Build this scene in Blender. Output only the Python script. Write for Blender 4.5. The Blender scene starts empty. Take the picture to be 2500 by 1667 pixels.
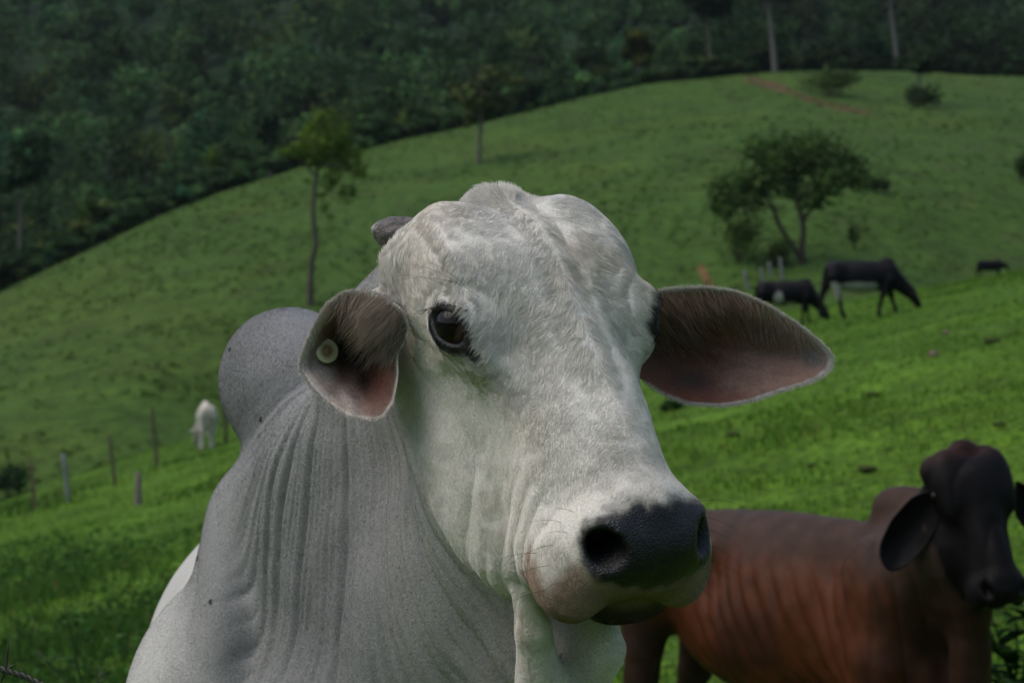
import bpy, math, random, os
import numpy as np

DEV = ''
rng = np.random.default_rng(7)
random.seed(7)
F = 4861.0; CX, CY = 1250.0, 833.5; ZC = 1.55          # the photograph's camera: pixels per unit slope, centre, eye height

def clear():
    for b in (bpy.data.objects, bpy.data.meshes, bpy.data.materials):
        for x in list(b): b.remove(x)
clear()
scene = bpy.context.scene
COL = scene.collection

# ---------------------------------------------------------------- camera, sky, sun, exposure
cam = bpy.data.cameras.new('camera'); camo = bpy.data.objects.new('camera', cam); COL.objects.link(camo)
camo.location = (0, 0, ZC); camo.rotation_euler = (math.radians(90), 0, 0)
cam.sensor_width = 36.0; cam.lens = F * 36.0 / 2500.0
cam.clip_start = 0.05; cam.clip_end = 6000
cam.dof.use_dof = True; cam.dof.focus_distance = 2.42; cam.dof.aperture_fstop = 9.0
scene.camera = camo

SUN_EL, SUN_AZ = math.radians(60), math.radians(-106)   # azimuth from +Y towards +X
world = bpy.data.worlds.new('World'); scene.world = world; world.use_nodes = True
wn = world.node_tree; wn.nodes.clear()
sky = wn.nodes.new('ShaderNodeTexSky'); sky.sky_type = 'NISHITA'; sky.sun_disc = False
sky.sun_elevation = SUN_EL; sky.sun_rotation = SUN_AZ; sky.air_density = 1.6; sky.dust_density = 3.5; sky.ozone_density = 1.0
bg = wn.nodes.new('ShaderNodeBackground'); bg.inputs[1].default_value = 0.115
wo = wn.nodes.new('ShaderNodeOutputWorld')
wn.links.new(sky.outputs[0], bg.inputs[0]); wn.links.new(bg.outputs[0], wo.inputs[0])
sun = bpy.data.lights.new('sun', 'SUN'); sun.energy = 1.15; sun.angle = math.radians(60); sun.color = (1.0, 0.97, 0.92)
suno = bpy.data.objects.new('sun', sun); COL.objects.link(suno)
suno.location = (0, 0, 60)
from mathutils import Vector, Matrix, Euler
sd = Vector((math.sin(SUN_AZ) * math.cos(SUN_EL), math.cos(SUN_AZ) * math.cos(SUN_EL), math.sin(SUN_EL)))
suno.rotation_euler = sd.to_track_quat('Z', 'Y').to_euler()
scene.view_settings.view_transform = 'Standard'; scene.view_settings.look = 'None'
scene.view_settings.exposure = 0.26; scene.view_settings.gamma = 1.0
scene.view_settings.use_curve_mapping = False
scene.cycles.max_bounces = 6; scene.cycles.diffuse_bounces = 3; scene.cycles.glossy_bounces = 2
scene.cycles.transmission_bounces = 3; scene.cycles.transparent_max_bounces = 8

# ---------------------------------------------------------------- small helpers
def at(px, py, Y):
    """the point at distance Y seen in the photograph at pixel (px, py)"""
    return np.array([(px - CX) / F * Y, Y, ZC - (py - CY) / F * Y])

def tag(o, label=None, cat=None, group=None, kind=None):
    if label: o['label'] = label
    if cat: o['category'] = cat
    if group: o['group'] = group
    if kind: o['kind'] = kind
    return o

def link(o, parent=None):
    COL.objects.link(o)
    if parent is not None: o.parent = parent
    return o

def empty(name, loc):
    o = bpy.data.objects.new(name, None); o.empty_display_size = 0.2
    o.location = loc
    return link(o)

def mesh_np(name, V, quads=None, tris=None, smooth=True, cols=None, mat=None):
    V = np.asarray(V, np.float32); me = bpy.data.meshes.new(name)
    q = np.zeros((0, 4), np.int32) if quads is None else np.asarray(quads, np.int32)
    t = np.zeros((0, 3), np.int32) if tris is None else np.asarray(tris, np.int32)
    me.vertices.add(len(V)); me.vertices.foreach_set('co', V.ravel())
    nl = q.size + t.size; me.loops.add(nl)
    me.loops.foreach_set('vertex_index', np.concatenate([q.ravel(), t.ravel()]).astype(np.int32))
    nf = len(q) + len(t); me.polygons.add(nf)
    ls = np.concatenate([np.arange(len(q)) * 4, len(q) * 4 + np.arange(len(t)) * 3]).astype(np.int32)
    me.polygons.foreach_set('loop_start', ls)
    me.polygons.foreach_set('use_smooth', np.full(nf, smooth, bool))
    me.update(calc_edges=True)
    if cols is not None:
        c = np.ones((len(V), 4), np.float32); c[:, :3] = cols
        a = me.color_attributes.new('Col', 'FLOAT_COLOR', 'POINT'); a.data.foreach_set('color', c.ravel())
    if mat is not None: me.materials.append(mat)
    return me

def obj(name, me, parent=None, loc=None):
    o = bpy.data.objects.new(name, me)
    if loc is not None: o.location = loc
    return link(o, parent)

def smooth(a, b, x):
    t = np.clip((x - a) / (b - a + 1e-12), 0, 1); return t * t * (3 - 2 * t)

def bump(x, c, w):
    return np.exp(-((x - c) / w) ** 2)

class Noise:
    """smooth 3-D value noise on a lattice, -1..1"""
    def __init__(s, seed): s.t = np.random.default_rng(seed).uniform(-1, 1, (32, 32, 32)).astype(np.float32)
    def __call__(s, P):
        P = np.asarray(P, np.float64); i = np.floor(P).astype(int); f = P - i; f = f * f * (3 - 2 * f); i &= 31; j = (i + 1) & 31
        r = 0
        for a in (0, 1):
            for b in (0, 1):
                for c in (0, 1):
                    w = (f[:, 0] if a else 1 - f[:, 0]) * (f[:, 1] if b else 1 - f[:, 1]) * (f[:, 2] if c else 1 - f[:, 2])
                    r = r + w * s.t[(j if a else i)[:, 0], (j if b else i)[:, 1], (j if c else i)[:, 2]]
        return r
N1, N2, N3 = Noise(1), Noise(2), Noise(3)
def fbm(P, n=N1, o=4):
    r = 0; a = 1; s = 0
    for k in range(o):
        r = r + a * n(P * 2 ** k + 7.3 * k); s += a; a *= .5
    return r / s

# ---------------------------------------------------------------- materials
def mat_new(name):
    m = bpy.data.materials.new(name); m.use_nodes = True; nt = m.node_tree; nt.nodes.clear()
    out = nt.nodes.new('ShaderNodeOutputMaterial'); b = nt.nodes.new('ShaderNodeBsdfPrincipled')
    nt.links.new(b.outputs[0], out.inputs[0])
    return m, nt, b

def node(nt, typ, **kw):
    n = nt.nodes.new(typ)
    for k, v in kw.items():
        if k.startswith('i_'): n.inputs[k[2:].replace('_', ' ')].default_value = v
        else: setattr(n, k, v)
    return n

def mat_plain(name, col, rough=.7, spec=.3, var=.25, scale=8, bump_s=0, bump_scale=40, attr=False, coat=0, sss=0):
    """one colour (or the mesh's own colours) broken up by noise, with fine relief"""
    m, nt, b = mat_new(name); L = nt.links.new
    tc = node(nt, 'ShaderNodeTexCoord'); nz = node(nt, 'ShaderNodeTexNoise', i_Scale=scale, i_Detail=6.0)
    L(tc.outputs['Object'], nz.inputs['Vector'])
    mr = node(nt, 'ShaderNodeMapRange'); mr.inputs[1].default_value = .3; mr.inputs[2].default_value = .7
    mr.inputs[3].default_value = 1 - var; mr.inputs[4].default_value = 1 + var; L(nz.outputs[0], mr.inputs[0])
    mx = node(nt, 'ShaderNodeMix', data_type='RGBA', blend_type='MULTIPLY'); mx.inputs[0].default_value = 1
    if attr:
        at_ = node(nt, 'ShaderNodeAttribute', attribute_name='Col'); L(at_.outputs['Color'], mx.inputs[6])
    else: mx.inputs[6].default_value = (*col, 1)
    L(mr.outputs[0], mx.inputs[7]); L(mx.outputs[2], b.inputs['Base Color'])
    b.inputs['Roughness'].default_value = rough; b.inputs['Specular IOR Level'].default_value = spec
    b.inputs['Coat Weight'].default_value = coat
    if bump_s:
        n2 = node(nt, 'ShaderNodeTexNoise', i_Scale=bump_scale, i_Detail=4.0); L(tc.outputs['Object'], n2.inputs['Vector'])
        bp = node(nt, 'ShaderNodeBump', i_Strength=bump_s, i_Distance=.01); L(n2.outputs[0], bp.inputs['Height']); L(bp.outputs[0], b.inputs['Normal'])
    return m

# ---------------------------------------------------------------- implicit bodies
def eul(r):
    return np.array(Euler([math.radians(a) for a in r]).to_matrix())

class Body:
    """a list of smooth-blended ellipsoids and tapered capsules in named frames, turned into one surface"""
    def __init__(s, join=.014): s.ops = []; s.fr = {}; s.g = 0; s.join = join
    def frame(s, name, origin, R, sym=False, sc=(1, 1, 1)): s.fr[name] = (np.asarray(origin, float), np.asarray(R, float) / np.asarray(sc, float), sym, min(sc))
    def E(s, fr, c, r, k=.03, rot=None, sub=False):
        s.ops.append((fr, 'E', np.array(c, float), np.array(r, float), k, None if rot is None else eul(rot), sub, max(r), s.g))
    def C(s, fr, a, b, ra, rb, k=.03, sc=(1, 1, 1), sub=False):
        a = np.array(a, float); b = np.array(b, float)
        s.ops.append((fr, 'C', (a, b, ra, rb, np.array(sc, float)), None, k, None, sub, np.linalg.norm(b - a) / 2 + max(ra, rb) / min(sc), s.g))
    def local(s, P):
        out = {}
        for n, (o, R, sym, _) in s.fr.items():
            q = (P - o) @ R
            if sym: q[:, 0] = np.abs(q[:, 0])
            out[n] = q
        return out
    def __call__(s, P, cull=True):
        D = [np.full(len(P), 1.0) for _ in range(max(o[-1] for o in s.ops) + 1)]; Q = s.local(P)
        for fr, kind, a, r, k, R, sub, rad, gi in s.ops:
            d = D[gi]
            q = Q[fr]
            c = a if kind == 'E' else (a[0] + a[1]) / 2
            m = np.nonzero(((q - c) ** 2).sum(1) < (rad + k + .06) ** 2)[0]
            if not len(m): continue
            p = q[m]
            if kind == 'E':
                p = p - a
                if R is not None: p = p @ R
                k0 = np.sqrt(((p / r) ** 2).sum(1)) + 1e-9; k1 = np.sqrt(((p / r ** 2) ** 2).sum(1)) + 1e-9
                e = k0 * (k0 - 1) / k1
            else:
                A, B, ra, rb, sc = a; p = p * sc; A = A * sc; B = B * sc
                ba = B - A; t = np.clip(((p - A) @ ba) / (ba @ ba), 0, 1)
                e = (np.sqrt((((p - A) - t[:, None] * ba) ** 2).sum(1)) - (ra + (rb - ra) * t)) / max(sc)
            e = e * s.fr[fr][3]; k = k * s.fr[fr][3]; cur = d[m]
            if sub:
                h = np.clip(.5 - .5 * (cur + e) / k, 0, 1); d[m] = cur * (1 - h) - e * h + k * h * (1 - h)
            else:
                h = np.clip(.5 + .5 * (cur - e) / k, 0, 1); d[m] = cur * (1 - h) + e * h - k * h * (1 - h)
        d = D[0]
        for e in D[1:]:
            h = np.clip(.5 + .5 * (d - e) / s.join, 0, 1); d = d * (1 - h) + e * h - s.join * h * (1 - h)
        return d
    def grad(s, P, e=.002):
        g = np.stack([s(P + np.eye(3)[i] * e) - s(P - np.eye(3)[i] * e) for i in range(3)], 1)
        n = np.linalg.norm(g, axis=1, keepdims=True); return g / np.maximum(n, 1e-9), n[:, 0] / (2 * e)

def axis(breaks):
    """coordinates with a given spacing between breaks [(x0, step), (x1, step), ..., (xn,)]"""
    out = []
    for (a, h), b in zip(breaks[:-1], breaks[1:]):
        n = max(1, int(round((b[0] - a) / h))); out.append(np.linspace(a, b[0], n, endpoint=False))
    return np.concatenate(out + [[breaks[-1][0]]])

def surface_nets(fn, ax, R, o):
    """quads of fn = 0 on a rectilinear grid whose axes are the columns of R from origin o"""
    nx, ny, nz = map(len, ax)
    G = np.stack(np.meshgrid(*ax, indexing='ij'), -1).reshape(-1, 3)
    v = np.concatenate([fn(g @ R.T + o) for g in np.array_split(G, max(1, len(G) // 400000))]).reshape(nx, ny, nz)
    s = v < 0
    c = np.zeros((nx - 1, ny - 1, nz - 1), np.int8)
    for a in (0, 1):
        for b in (0, 1):
            for d in (0, 1): c += s[a:nx - 1 + a, b:ny - 1 + b, d:nz - 1 + d]
    act = (c > 0) & (c < 8); I = np.argwhere(act); ids = np.full(act.shape, -1, np.int64); ids[act] = np.arange(len(I))
    acc = np.zeros((len(I), 3)); cnt = np.zeros(len(I))
    cor = [(a, b, d) for a in (0, 1) for b in (0, 1) for d in (0, 1)]
    for p in cor:
        for k in range(3):
            if p[k]: continue
            q = list(p); q[k] = 1
            i0 = I + p; i1 = I + q; v0 = v[tuple(i0.T)]; v1 = v[tuple(i1.T)]; m = (v0 < 0) != (v1 < 0)
            t = v0[m] / (v0[m] - v1[m])
            A = np.stack([ax[j][i0[m, j]] for j in range(3)], 1); B = np.stack([ax[j][i1[m, j]] for j in range(3)], 1)
            acc[m] += A + t[:, None] * (B - A); cnt[m] += 1
    V = (acc / cnt[:, None]) @ R.T + o
    Q = []
    for k in range(3):
        a, b = [(1, 2), (2, 0), (0, 1)][k]
        sl0 = [slice(None)] * 3; sl1 = [slice(None)] * 3; sl0[k] = slice(0, -1); sl1[k] = slice(1, None)
        ch = s[tuple(sl0)] != s[tuple(sl1)]
        E = np.argwhere(ch); E = E[(E[:, a] > 0) & (E[:, b] > 0) & (E[:, a] < len(ax[a]) - 1) & (E[:, b] < len(ax[b]) - 1)]
        ea = np.zeros(3, int); ea[a] = 1; eb = np.zeros(3, int); eb[b] = 1
        q = np.stack([ids[tuple((E - x).T)] for x in (ea + eb, eb, 0 * ea, ea)], 1)
        flip = ~s[tuple(E.T)]; q[flip] = q[flip][:, ::-1]; Q.append(q)
    Q = np.concatenate(Q)
    return V, Q

def subdivide(V, Q):
    """every quad into four"""
    E = np.stack([Q, np.roll(Q, -1, 1)], -1).reshape(-1, 2); E.sort(1)
    key = E[:, 0] * len(V) + E[:, 1]; u, inv = np.unique(key, return_inverse=True)
    ea, eb = u // len(V), u % len(V)
    M = len(V) + inv.reshape(-1, 4); c = len(V) + len(u) + np.arange(len(Q))
    NV = np.concatenate([V, (V[ea] + V[eb]) / 2, V[Q].mean(1)])
    NQ = np.concatenate([np.stack([Q[:, i], M[:, i], c, M[:, (i + 3) % 4]], 1) for i in range(4)])
    return NV, NQ

def relax(V, Q, n=2, w=.5):
    for _ in range(n):
        A = np.zeros_like(V); c = np.zeros(len(V))
        for i in range(4):
            j = Q[:, (i + 1) % 4]; 
            for k in range(3):
                A[:, k] += np.bincount(Q[:, i], V[j, k], len(V)) + np.bincount(j, V[Q[:, i], k], len(V))
            c += np.bincount(Q[:, i], minlength=len(V)) + np.bincount(j, minlength=len(V))
        V = V * (1 - w) + w * A / c[:, None]
    return V

def skin(body, ax, R, o, sub=1, steps=2, lim=.01):
    V, Q = surface_nets(body, ax, R, o)
    V = relax(V, Q, 1, .5)
    for _ in range(sub): V, Q = subdivide(V, Q)
    for _ in range(steps):
        n, g = body.grad(V); d = body(V) / np.maximum(g, .3); V = V - n * np.clip(d, -lim, lim)[:, None]
        V = relax(V, Q, 1, .25)
    n, g = body.grad(V)
    return V, Q, n

# ================================================================ terrain
COLPX = np.array([-900, -600, 0, 337, 540, 900, 1250, 1600, 2000, 2500, 3100, 3600.])
D_CREST = np.array([48, 50, 58, 66, 75, 80, 80, 80, 78, 95, 110, 115.])
P_CREST = np.array([1440, 1400, 1232, 1112, 1042, 955, 885, 815, 752, 688, 640, 620.])
D_RIDGE = np.array([160, 165, 180, 190, 200, 215, 230, 245, 262, 285, 300, 305.])
P_RIDGE = np.array([1150, 1000, 722, 552, 470, 365, 290, 208, 184, 194, 200, 205.])
def column_knots():
    zc = ZC - (P_CREST - CY) / F * D_CREST; zr = ZC - (P_RIDGE - CY) / F * D_RIDGE
    Dv = D_CREST + 20; right = smooth(1650, 2000, COLPX)
    zv = ZC - (P_CREST - CY) / F * Dv - 1.2 + .3 * right
    z8 = -.45
    Y = [0 * zc, 0 * zc + 4.5, 0 * zc + 8, 0 * zc + 25, 0 * zc + 42, D_CREST, D_CREST + 8, Dv]
    Z = [0 * zc, 0 * zc, 0 * zc + z8, z8 + (zc - z8) * .42, z8 + (zc - z8) * .70, zc, zc + (zv - zc) * .45, zv]
    for t in (.25, .5, .75): Y.append(Dv + (D_RIDGE - Dv) * t); Z.append(zv + (zr - zv) * t ** .9)
    Y += [D_RIDGE, D_RIDGE + 18, D_RIDGE + 45, D_RIDGE + 90, 0 * zc + 620, 0 * zc + 1000, 0 * zc + 2200]
    Z += [zr, zr - 1.0, zr - 3 + 4 * right, zr + 8, 0 * zc + 118, 0 * zc + 215, 0 * zc + 260]
    return np.stack(Y, 1), np.stack(Z, 1)
_KY, _KZ = column_knots()
_PXG = np.arange(-900, 3601, 20.)
def _sm(a):
    g = np.stack([np.interp(_PXG, COLPX, a[:, k]) for k in range(a.shape[1])], 1)
    w = np.exp(-np.linspace(-2.5, 2.5, 31) ** 2); w /= w.sum(); pad = np.pad(g, ((15, 15), (0, 0)), 'edge')
    return np.stack([np.convolve(pad[:, k], w, 'valid') for k in range(g.shape[1])], 1)
KY, KZ = _sm(_KY), _sm(_KZ)
def _pchip(Y, Z):
    h = np.diff(Y, axis=1); d = np.diff(Z, axis=1) / h; m = np.zeros_like(Z)
    w1 = 2 * h[:, 1:] + h[:, :-1]; w2 = h[:, 1:] + 2 * h[:, :-1]; ok = d[:, 1:] * d[:, :-1] > 0
    with np.errstate(divide='ignore', invalid='ignore'):
        m[:, 1:-1] = np.where(ok, (w1 + w2) / (w1 / d[:, :-1] + w2 / d[:, 1:]), 0)
    m[:, -1] = d[:, -1]; return m
KM = _pchip(KY, KZ)
def ground(x, y):
    """height of the land at world x, y"""
    x = np.atleast_1d(np.asarray(x, float)); y = np.atleast_1d(np.asarray(y, float))
    r = np.hypot(x, y); phi = np.arctan2(x, y); ph = np.clip(phi, -.55, .55)
    px = np.clip(CX + F * np.tan(ph), -900, 3599); Y = np.clip(r * np.cos(ph), 0, 2199)
    i = (px + 900) / 20; i0 = np.clip(i.astype(int), 0, len(_PXG) - 2); t = (i - i0)[:, None]
    ky = KY[i0] * (1 - t) + KY[i0 + 1] * t; kz = KZ[i0] * (1 - t) + KZ[i0 + 1] * t; km = KM[i0] * (1 - t) + KM[i0 + 1] * t
    k = np.clip((ky <= Y[:, None]).sum(1) - 1, 0, ky.shape[1] - 2); a = np.arange(len(Y))
    h = ky[a, k + 1] - ky[a, k]; s = (Y - ky[a, k]) / h
    z = (2 * s ** 3 - 3 * s ** 2 + 1) * kz[a, k] + (s ** 3 - 2 * s ** 2 + s) * h * km[a, k] + (-2 * s ** 3 + 3 * s ** 2) * kz[a, k + 1] + (s ** 3 - s ** 2) * h * km[a, k + 1]
    P = np.stack([x, y, 0 * x], 1)
    amp = smooth(6, 12, r)
    return z + amp * (.05 * fbm(P * .9, N1, 3) + .10 * fbm(P * .17, N2, 3)) + smooth(90, 140, r) * .5 * fbm(P * .06, N3, 3)
def on_ground(px, py, ymin=6., ymax=900.):
    """where the line of sight through a pixel first meets the land"""
    Y = np.geomspace(ymin, ymax, 4000); p = np.stack([(px - CX) / F * Y, Y], 1); z = ZC - (py - CY) / F * Y
    hit = np.nonzero(ground(p[:, 0], p[:, 1]) >= z)[0]
    k = hit[0] if len(hit) else len(Y) - 1
    return np.array([p[k, 0], p[k, 1], ground(p[k, 0], p[k, 1])[0]])

RINGS = np.concatenate([np.linspace(.0, 8, 16)[1:], np.geomspace(8.3, 60, 90), np.linspace(60.6, 130, 110), np.linspace(131, 330, 110), np.geomspace(335, 800, 40)])
FI = np.tan(np.linspace(-.32, .32, 340)); PHI = np.concatenate([np.linspace(-math.pi, -.33, 70)[:-1], np.arctan(FI), np.linspace(.33, math.pi, 70)])
RR, PP = np.meshgrid(RINGS, PHI, indexing='ij'); TX, TY = (RR * np.sin(PP)).ravel(), (RR * np.cos(PP)).ravel()
TZ = ground(TX, TY); TV = np.stack([TX, TY, TZ], 1)
nR, nP = RR.shape; ii, jj = np.meshgrid(np.arange(nR - 1), np.arange(nP - 1), indexing='ij')
TQ = np.stack([ii * nP + jj, (ii + 1) * nP + jj, (ii + 1) * nP + jj + 1, ii * nP + jj + 1], -1).reshape(-1, 4)[:, ::-1]
tri0 = np.stack([np.full(nP - 1, len(TV)), np.arange(nP - 1) + 1, np.arange(nP - 1)], 1)
TV = np.concatenate([TV, [[0, 0, 0]]])
def pasture_colour(P):
    """lush near meadow, duller hill pasture, forest floor; bare earth where cattle have worn it"""
    r = np.hypot(P[:, 0], P[:, 1]); px = CX + F * P[:, 0] / np.maximum(P[:, 1], .1)
    dc = np.interp(px, COLPX, D_CREST); dr = np.interp(px, COLPX, D_RIDGE)
    c = np.tile(np.array([.062, .127, .011]), (len(P), 1))
    c = mix(c, (.074, .144, .012), smooth(-.2, .5, fbm(P * .10, N1)))
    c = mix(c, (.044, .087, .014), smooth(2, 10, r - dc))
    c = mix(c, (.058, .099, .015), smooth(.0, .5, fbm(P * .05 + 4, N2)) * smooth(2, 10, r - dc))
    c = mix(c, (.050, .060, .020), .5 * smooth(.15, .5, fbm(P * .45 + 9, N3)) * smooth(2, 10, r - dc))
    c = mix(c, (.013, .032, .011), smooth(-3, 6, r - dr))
    return c
def mix(a, b, m): return a * (1 - m[:, None]) + np.asarray(b)[None] * m[:, None]
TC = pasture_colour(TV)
# the worn red track near the top of the hill and a scar below the spreading tree
def paint_px(P, C, pts, w, col):
    px = CX + F * P[:, 0] / np.maximum(P[:, 1], .1); py = CY - F * (P[:, 2] - ZC) / np.maximum(P[:, 1], .1); d = np.full(len(P), 1e9)
    for (x0, y0), (x1, y1) in zip(pts[:-1], pts[1:]):
        t = np.clip(((px - x0) * (x1 - x0) + (py - y0) * (y1 - y0)) / ((x1 - x0) ** 2 + (y1 - y0) ** 2), 0, 1)
        d = np.minimum(d, np.hypot(px - x0 - t * (x1 - x0), py - y0 - t * (y1 - y0)))
    nz_ = fbm(P * .25, N1)
    return mix(C, col, smooth(w * 1.3, w * .5, d + w * 1.2 * nz_) * (P[:, 1] > 85) * (P[:, 1] < 300))
TC = paint_px(TV, TC, [(1830, 195), (1900, 215), (2005, 252), (2120, 278)], 7, (.095, .064, .030))
TC = paint_px(TV, TC, [(1712, 655), (1730, 690)], 9, (.16, .085, .04))
m_ground, nt, bs = mat_new('pasture'); L = nt.links.new
at_ = node(nt, 'ShaderNodeAttribute', attribute_name='Col'); tc = node(nt, 'ShaderNodeTexCoord')
def tex_mul(prev, scale, lo, hi, detail=5.0):
    nz_ = node(nt, 'ShaderNodeTexNoise', i_Scale=scale, i_Detail=detail); L(tc.outputs['Object'], nz_.inputs['Vector'])
    mr = node(nt, 'ShaderNodeMapRange'); mr.inputs[1].default_value = .3; mr.inputs[2].default_value = .7; mr.inputs[3].default_value = lo; mr.inputs[4].default_value = hi
    L(nz_.outputs[0], mr.inputs[0]); mx = node(nt, 'ShaderNodeMix', data_type='RGBA', blend_type='MULTIPLY'); mx.inputs[0].default_value = 1
    L(prev, mx.inputs[6]); L(mr.outputs[0], mx.inputs[7]); return mx.outputs[2], nz_
c1, n1 = tex_mul(at_.outputs['Color'], 9.0, .45, 1.5); c2, n2 = tex_mul(c1, 1.1, .72, 1.3); c3, n3 = tex_mul(c2, .23, .8, 1.2)
nb = node(nt, 'ShaderNodeTexNoise', i_Scale=.9, i_Detail=8.0, i_Roughness=.7); L(tc.outputs['Object'], nb.inputs['Vector'])
mb = node(nt, 'ShaderNodeMapRange'); mb.inputs[1].default_value = .62; mb.inputs[2].default_value = .72; mb.inputs[4].default_value = .55; L(nb.outputs[0], mb.inputs[0])
mxb = node(nt, 'ShaderNodeMix', data_type='RGBA'); mxb.inputs[7].default_value = (.060, .050, .022, 1); L(mb.outputs[0], mxb.inputs[0]); L(c3, mxb.inputs[6]); L(mxb.outputs[2], bs.inputs['Base Color'])
bs.inputs['Roughness'].default_value = .9; bs.inputs['Specular IOR Level'].default_value = .1
bp = node(nt, 'ShaderNodeBump', i_Strength=.8, i_Distance=.12); L(n1.outputs[0], bp.inputs['Height'])
bp2 = node(nt, 'ShaderNodeBump', i_Strength=.7, i_Distance=.5); L(n2.outputs[0], bp2.inputs['Height']); L(bp.outputs[0], bp2.inputs['Normal']); L(bp2.outputs[0], bs.inputs['Normal'])
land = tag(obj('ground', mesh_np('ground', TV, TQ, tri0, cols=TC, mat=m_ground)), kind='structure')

# ================================================================ vegetation
m_leaf, nt, bs = mat_new('leaves')
at_ = node(nt, 'ShaderNodeAttribute', attribute_name='Col'); nt.links.new(at_.outputs['Color'], bs.inputs['Base Color'])
bs.inputs['Roughness'].default_value = .75; bs.inputs['Specular IOR Level'].default_value = .08
tr = node(nt, 'ShaderNodeBsdfTranslucent'); nt.links.new(at_.outputs['Color'], tr.inputs['Color']); ms = node(nt, 'ShaderNodeMixShader'); ms.inputs[0].default_value = .3
nt.links.new(bs.outputs[0], ms.inputs[1]); nt.links.new(tr.outputs[0], ms.inputs[2]); nt.links.new(ms.outputs[0], [n for n in nt.nodes if n.type == 'OUTPUT_MATERIAL'][0].inputs[0])
m_bark = mat_plain('bark', (1, 1, 1), attr=True, rough=.9, spec=.1, var=.35, scale=3, bump_s=.6, bump_scale=8)

def leaf_quads(C, size, rg, aspect=.6, up=.25, out=None):
    """one bent leaf-shaped face of its own at every centre"""
    n = len(C); a = rg.normal(size=(n, 3)); a[:, 2] *= .7; a /= np.linalg.norm(a, axis=1, keepdims=True)
    b = rg.normal(size=(n, 3)) + [0, 0, up]; b -= a * (a * b).sum(1, keepdims=True); b /= np.linalg.norm(b, axis=1, keepdims=True)
    if out is not None:                                   # leaves face outwards and up, so a crown catches light on its top
        m = out + .55 * rg.normal(size=(n, 3)) + [0, 0, .35]; m /= np.linalg.norm(m, axis=1, keepdims=True); a -= m * (a * m).sum(1, keepdims=True); a /= np.linalg.norm(a, axis=1, keepdims=True); b = np.cross(m, a)
    s = (size * rg.uniform(.6, 1.4, n))[:, None]
    V = np.stack([C - a * s, C + b * s * aspect, C + a * s, C - b * s * aspect], 1).reshape(-1, 3)
    return V, np.arange(4 * n).reshape(-1, 4)
def blob_points(n, blobs, rg, shell=.55):
    w = np.array([b[1][0] * b[1][1] * b[1][2] for b in blobs]) ** .75; k = rg.choice(len(blobs), n, p=w / w.sum())
    d = rg.normal(size=(n, 3)); d /= np.linalg.norm(d, axis=1, keepdims=True); r = rg.uniform(shell ** 3, 1, n) ** (1 / 3) * (1 + .18 * rg.normal(size=n))
    c = np.array([b[0] for b in blobs])[k]; R = np.array([b[1] for b in blobs])[k]
    return c + d * r[:, None] * R, k, d
def tube(pts, rad, n=8):
    P = np.array(pts, float); V = []; Q = []
    for i, p in enumerate(P):
        d = P[min(i + 1, len(P) - 1)] - P[max(i - 1, 0)]; M = frame_to(d, (.31, .95, .05))
        for j in range(n):
            a = 2 * math.pi * j / n; V.append(p + rad[i] * (M[:, 0] * math.cos(a) + M[:, 1] * math.sin(a)))
    for i in range(len(P) - 1):
        for j in range(n): Q.append((i * n + j, i * n + (j + 1) % n, (i + 1) * n + (j + 1) % n, (i + 1) * n + j))
    V.append(P[-1] + (P[-1] - P[-2]) * .02); k = len(V) - 1
    for j in range(0, n, 2): Q.append(((len(P) - 1) * n + j, (len(P) - 1) * n + (j + 1) % n, (len(P) - 1) * n + (j + 2) % n, k))
    return np.array(V), np.array(Q)
def frame_to(d, hint=(0, 0, 1)):
    d = np.asarray(d, float); d = d / np.linalg.norm(d); x = np.cross(hint, d); x /= np.linalg.norm(x); return np.stack([x, np.cross(d, x), d], 1)
def join(parts):
    V = []; Q = []; C = []; o = 0
    for v, q, c in parts: V.append(v); Q.append(q + o); C.append(np.broadcast_to(c, (len(v), 3))); o += len(v)
    return np.concatenate(V), np.concatenate(Q), np.concatenate(C)
def leaf_colours(n, base, rg, var=.35, clump=None):
    c = np.array(base)[None] * np.exp(rg.normal(0, var, (n, 1))) * (1 + rg.normal(0, .10, (n, 3)))
    if clump is not None: c = c * clump[:, None]
    return np.repeat(np.clip(c, .002, .6), 4, 0)
def tree(name, label, root, limbs, blobs, nleaf, size, base, bark, seed, group=None, cat='tree', extra=None):
    """limbs: polylines with radii from the root; blobs: leaf masses, all in metres from the root"""
    rg = np.random.default_rng(seed); e = tag(empty(name, root), label, cat, group)
    if limbs:
        V, Q, C = join([(*tube(p, r), bark) for p, r in limbs]); obj('trunk', mesh_np('trunk', V, Q, cols=C, mat=m_bark), e)
    P, k, d = blob_points(nleaf, blobs, rg); V, Q = leaf_quads(P, size, rg, out=d)
    tone = np.random.default_rng(seed + 1).uniform(.7, 1.35, len(blobs))[k]
    obj('crown', mesh_np('crown', V, Q, cols=leaf_colours(nleaf, base, rg, .3, tone), smooth=False, mat=m_leaf), e)
    return e
def px_m(Y): return Y / F

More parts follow.
